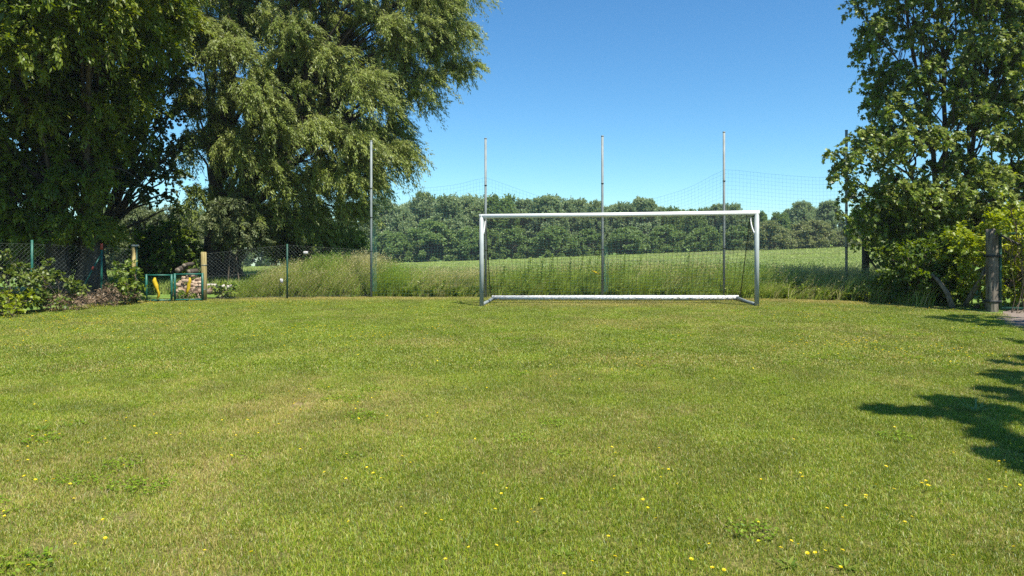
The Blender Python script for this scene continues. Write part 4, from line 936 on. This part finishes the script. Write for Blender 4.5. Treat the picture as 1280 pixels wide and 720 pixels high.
bramble(138, 19.2, [(100, 382), (104, 362), (125, 354), (150, 356), (166, 366), (168, 378)], 22, (.13, .22), 'low brown dried bush under the fence brace', 'dry_leaf', 'lance', 800, (.07, .12), (.014, .024), seed=85, name='dry_bush')
bramble(85, 18.0, [(52, 388), (60, 370), (90, 366), (112, 372), (112, 384)], 16, (.12, .2), 'low half dried weeds beside the bramble bushes', 'dry_leaf', 'lance', 700, (.07, .12), (.016, .026), seed=86, name='dry_weeds')
bramble(274, 21.9, [(256, 374), (262, 356), (280, 350), (292, 356), (298, 372)], 12, (.12, .2), 'small weedy plant by the stone slab behind the wire fence', 'weed', seed=87, name='weed_bush', depth=.3)
bramble(228, 21.5, [(216, 375), (220, 364), (232, 361), (248, 366), (252, 375)], 10, (.08, .14), 'low green weeds at the foot of the stone heap behind the right gate leaf', 'weed', per=1500, L=(.04, .07), Wd=(.03, .05), seed=88, name='weed_bush', depth=.2)
# tall thistle-like weeds rising above the grass behind the goal
M['tall_weed'] = leafmat('tall_weed', [(0, (.14, .23, .04)), (.5, (.22, .31, .06)), (1, (.32, .38, .10))], .35)
def tall_weed(px, ytop, Y, label, seed):
    g = np.random.default_rng(seed); b = onground(px, Y); tz = CAMZ-(ytop-306)*Y/F; h = tz-b[2]
    r_ = empty('tall_weed', b); tag(r_, label, 'weed', 'tall weeds rising above the grass behind the goal')
    pts_ = [b, b+[.02, 0, h*.5], b+[.07+.05*g.random(), 0, h]]
    mb = MB(); mb.tube(pts_, [.008, .006, .003], 5); mb.build('stem', M['weed'], r_)
    m = 110; f_ = g.random(m)**.7; an = g.uniform(0, 6.28, m); c = bez(*[np.array(p) for p in pts_], 30)[np.clip((f_*29).astype(int), 0, 29)]
    mb = MB(); leaves(mb, 'lance', c, np.stack([np.cos(an), np.sin(an), g.uniform(.2, .9, m)], 1), np.tile([0, 0, 1.], (m, 1))+g.normal(0, .4, (m, 3)), g.uniform(.10, .2, m)*(1.1-.6*f_), .035, g.random(m)); mb.build('leaves', M['tall_weed'], r_)
for i, (px, yt, lab) in enumerate(((628, 330, 'lowest tall weed of the row, close to the second net pole'), (659, 321, 'leafy tall weed by itself left of the taller pair'), (676, 318, 'tall weed in the left half of the goal, slightly taller than its left neighbour'), (688, 316, 'slim tall weed right in the middle of the left half of the goal'), (711, 320, 'small bent tall weed left of the bushy one'),
        (724, 318, 'tall weed leaning right towards the bushy one'), (735, 311, 'bushiest and tallest weed, left of the middle net pole'), (745, 312, 'tall weed touching the middle net pole on its left'), (778, 317, 'tall weed just right of the middle net pole'), (798, 318, 'tall weed second right of the middle net pole'), (858, 312, 'tall weed between the middle and the fourth net pole'))):
    tall_weed(px, yt, 22.2+.3*random.random(), lab, 400+i)
# yellow flowering weed behind the goal
b = onground(745, 21.3); r_ = empty('yellow_flower_plant', b); tag(r_, 'yellow flowering weed in the tall grass just left of the middle net pole', 'flower')
M['petal'] = leafmat('petal', [(0, (.72, .56, .01)), (1, (.86, .74, .02))], .25, .03)
mb = MB(); hp = 1.6-33*21.3/F-b[2]
for k_ in range(5): mb.tube([b, b+[.02*k_-.04, 0, hp*.5], b+[.05*k_-.10, 0, hp*(1-.03*k_)]], .004, 4, False)
mb.build('stems', M['weed'], r_)
for k_ in range(5):
    g = np.random.default_rng(5+k_); m = 16; an = np.arange(m)*2*np.pi/m; mb = MB()
    leaves(mb, 'ovate', np.tile(b+[.05*k_-.10, 0, hp*(1-.03*k_)], (m, 1)), np.stack([np.cos(an), np.sin(an), g.uniform(.1, .9, m)], 1), np.tile([0, 0, 1.], (m, 1)), .055, .03, g.random(m)); mb.build('flower_head', M['petal'], r_)

# ------------------------------------------------------------------ small flowers and rosettes on the lawn
def flower_mesh(seed):
    g = np.random.default_rng(seed); mb = MB(); an = np.arange(16)*2*np.pi/16
    for ring, (l, z) in enumerate(((.013, .35), (.010, .8))):
        D = np.stack([np.cos(an+ring*.2), np.sin(an+ring*.2), np.full(16, z)], 1)
        leaves(mb, 'lance', np.tile([0, 0, .055], (16, 1)), D, np.tile([0, 0, 1.], (16, 1)), l, .0055, g.random(16))
    return mb.mesh('petals', M['petal'])
def stem_mesh():
    mb = MB(); mb.tube([[0, 0, -.01], [.003, .002, .03], [0, 0, .055]], .0012, 4, False); return mb.mesh('stem', M['weed'])
fm_ = [flower_mesh(k) for k in range(3)]; sm_ = stem_mesh()
# flower places: denser drifts at the far left and lower right
cand = np.column_stack([rng.uniform(-.76, .76, 60000), rng.uniform(2.8, 21, 60000)]); cand[:, 0] *= cand[:, 1]
cand = cand[(rng.random(len(cand)) < cand[:, 1]/21) & (cand[:, 1] < edge(cand[:, 0])-.5)]
pxf = 640+cand[:, 0]/cand[:, 1]*F
dn = np.clip((fbm(cand[:, 0], cand[:, 1], 2.2, 70, 3)-.42)*4, 0, 1)
dn = dn*np.where((pxf < 560) & (cand[:, 1] > 11), .34, .10)+np.where((pxf > 760) & (cand[:, 1] < 12), .55, .012)*dn+.012
sel = cand[rng.random(len(cand)) < dn*.55]
hand = [at(*p)[:2] for p in ((8, 646), (6, 652), (91, 630), (131, 656), (66, 612), (95, 690), (316, 706), (130, 682), (468, 602), (478, 603), (512, 584), (608, 482), (975, 697), (985, 688), (1001, 690), (1021, 700), (1029, 699), (1051, 699), (1010, 701), (1083, 631), (1055, 655), (1057, 642), (1190, 571), (1270, 696), (1050, 719), (1194, 703), (1032, 647))]
sel = np.concatenate([np.array(hand), sel]); dist = np.hypot(sel[:, 0], sel[:, 1]); o_ = np.argsort(dist); sel = sel[o_]
print("flowers", len(sel))
FL = 'small yellow flower standing in the mown lawn grass'
for i, (x_, y_) in enumerate(sel[:300]):
    s_ = random.uniform(.7, 1.1); r_ = bpy.data.objects.new('lawn_flower', fm_[i % 3]); S.collection.objects.link(r_)
    r_.location = (x_, y_, float(ground(x_, y_))); r_.scale = (s_, s_, s_*random.uniform(.8, 1.15)); r_.rotation_euler = (random.uniform(-.35, .35), random.uniform(-.35, .35), random.uniform(0, 6))
    tag(r_, FL, 'flower', 'small yellow flowers on the lawn')
    if i < 100:
        st_ = bpy.data.objects.new('stem', sm_); S.collection.objects.link(st_); st_.parent = r_
rest = sel[300:]; n = len(rest)
scatter('distant_lawn_flowers', np.column_stack([rest, ground(rest[:, 0], rest[:, 1])]), rng.uniform(0, 6.28, n), rng.uniform(.9, 1.5, n), rng.integers(0, 3, n), fm_, 'yellow flowers sprinkled over the far part of the lawn', 'flowers')
def rosette(px, py, n, L, label, seed, upz=.55, w=.02, kind='lance'):
    g = np.random.default_rng(seed); b = at(px, py); an = g.uniform(0, 6.28, n); mb = MB()
    leaves(mb, kind, np.tile(b+[0, 0, .005], (n, 1))+g.normal(0, .012, (n, 3))*[1, 1, 0], np.stack([np.cos(an), np.sin(an), g.uniform(.3, 1, n)*upz], 1), np.tile([0, 0, 1.], (n, 1)), g.uniform(.6, 1.1, n)*L, w, g.uniform(.2, .9, n))
    o = mb.build('weed_rosette', M['weed'] if seed != 901 else M['pale_weed']); return tag(o, label, 'weed')
M['pale_weed'] = leafmat('pale_weed', [(0, (.14, .24, .05)), (1, (.26, .34, .10))], .4)
rosette(1219, 516, 26, .22, 'light green grass tuft sticking up out of the branch shadow on the right', 901, .9, .016)
rosette(986, 708, 20, .09, 'dark green weed rosette among yellow flowers at the bottom of the lawn', 902, .45, .014)
rosette(1056, 712, 22, .085, 'second weed rosette at the bottom edge, right of the one among the flowers', 903, .5, .013)
rosette(707, 694, 14, .06, 'small pale weed rosette near the bottom centre of the lawn', 904, .4, .016, 'ovate')
rosette(676, 666, 12, .055, 'broad-leaved small weed slightly left of bottom centre', 905, .4, .018, 'ovate')
rosette(50, 540, 18, .15, 'grassy weed tuft on the left side of the lawn', 906, .8, .014)

# ------------------------------------------------------------------ the summer air between here and the far trees
mb = MB(); mb.box((0, 130, 1.0), (526, 386, 36))
mh, th, oh = newmat('haze'); pv_ = N_(th, "ShaderNodeVolumePrincipled"); pv_.inputs["Color"].default_value = (.80, .90, 1.0, 1); pv_.inputs["Density"].default_value = 0.00032; pv_.inputs["Anisotropy"].default_value = 0.2
th.links.new(pv_.outputs[0], oh.inputs["Volume"])
hb = mb.build('haze', mh); tag(hb, 'thin summer haze over the lawn and the field', 'haze', kind='stuff')
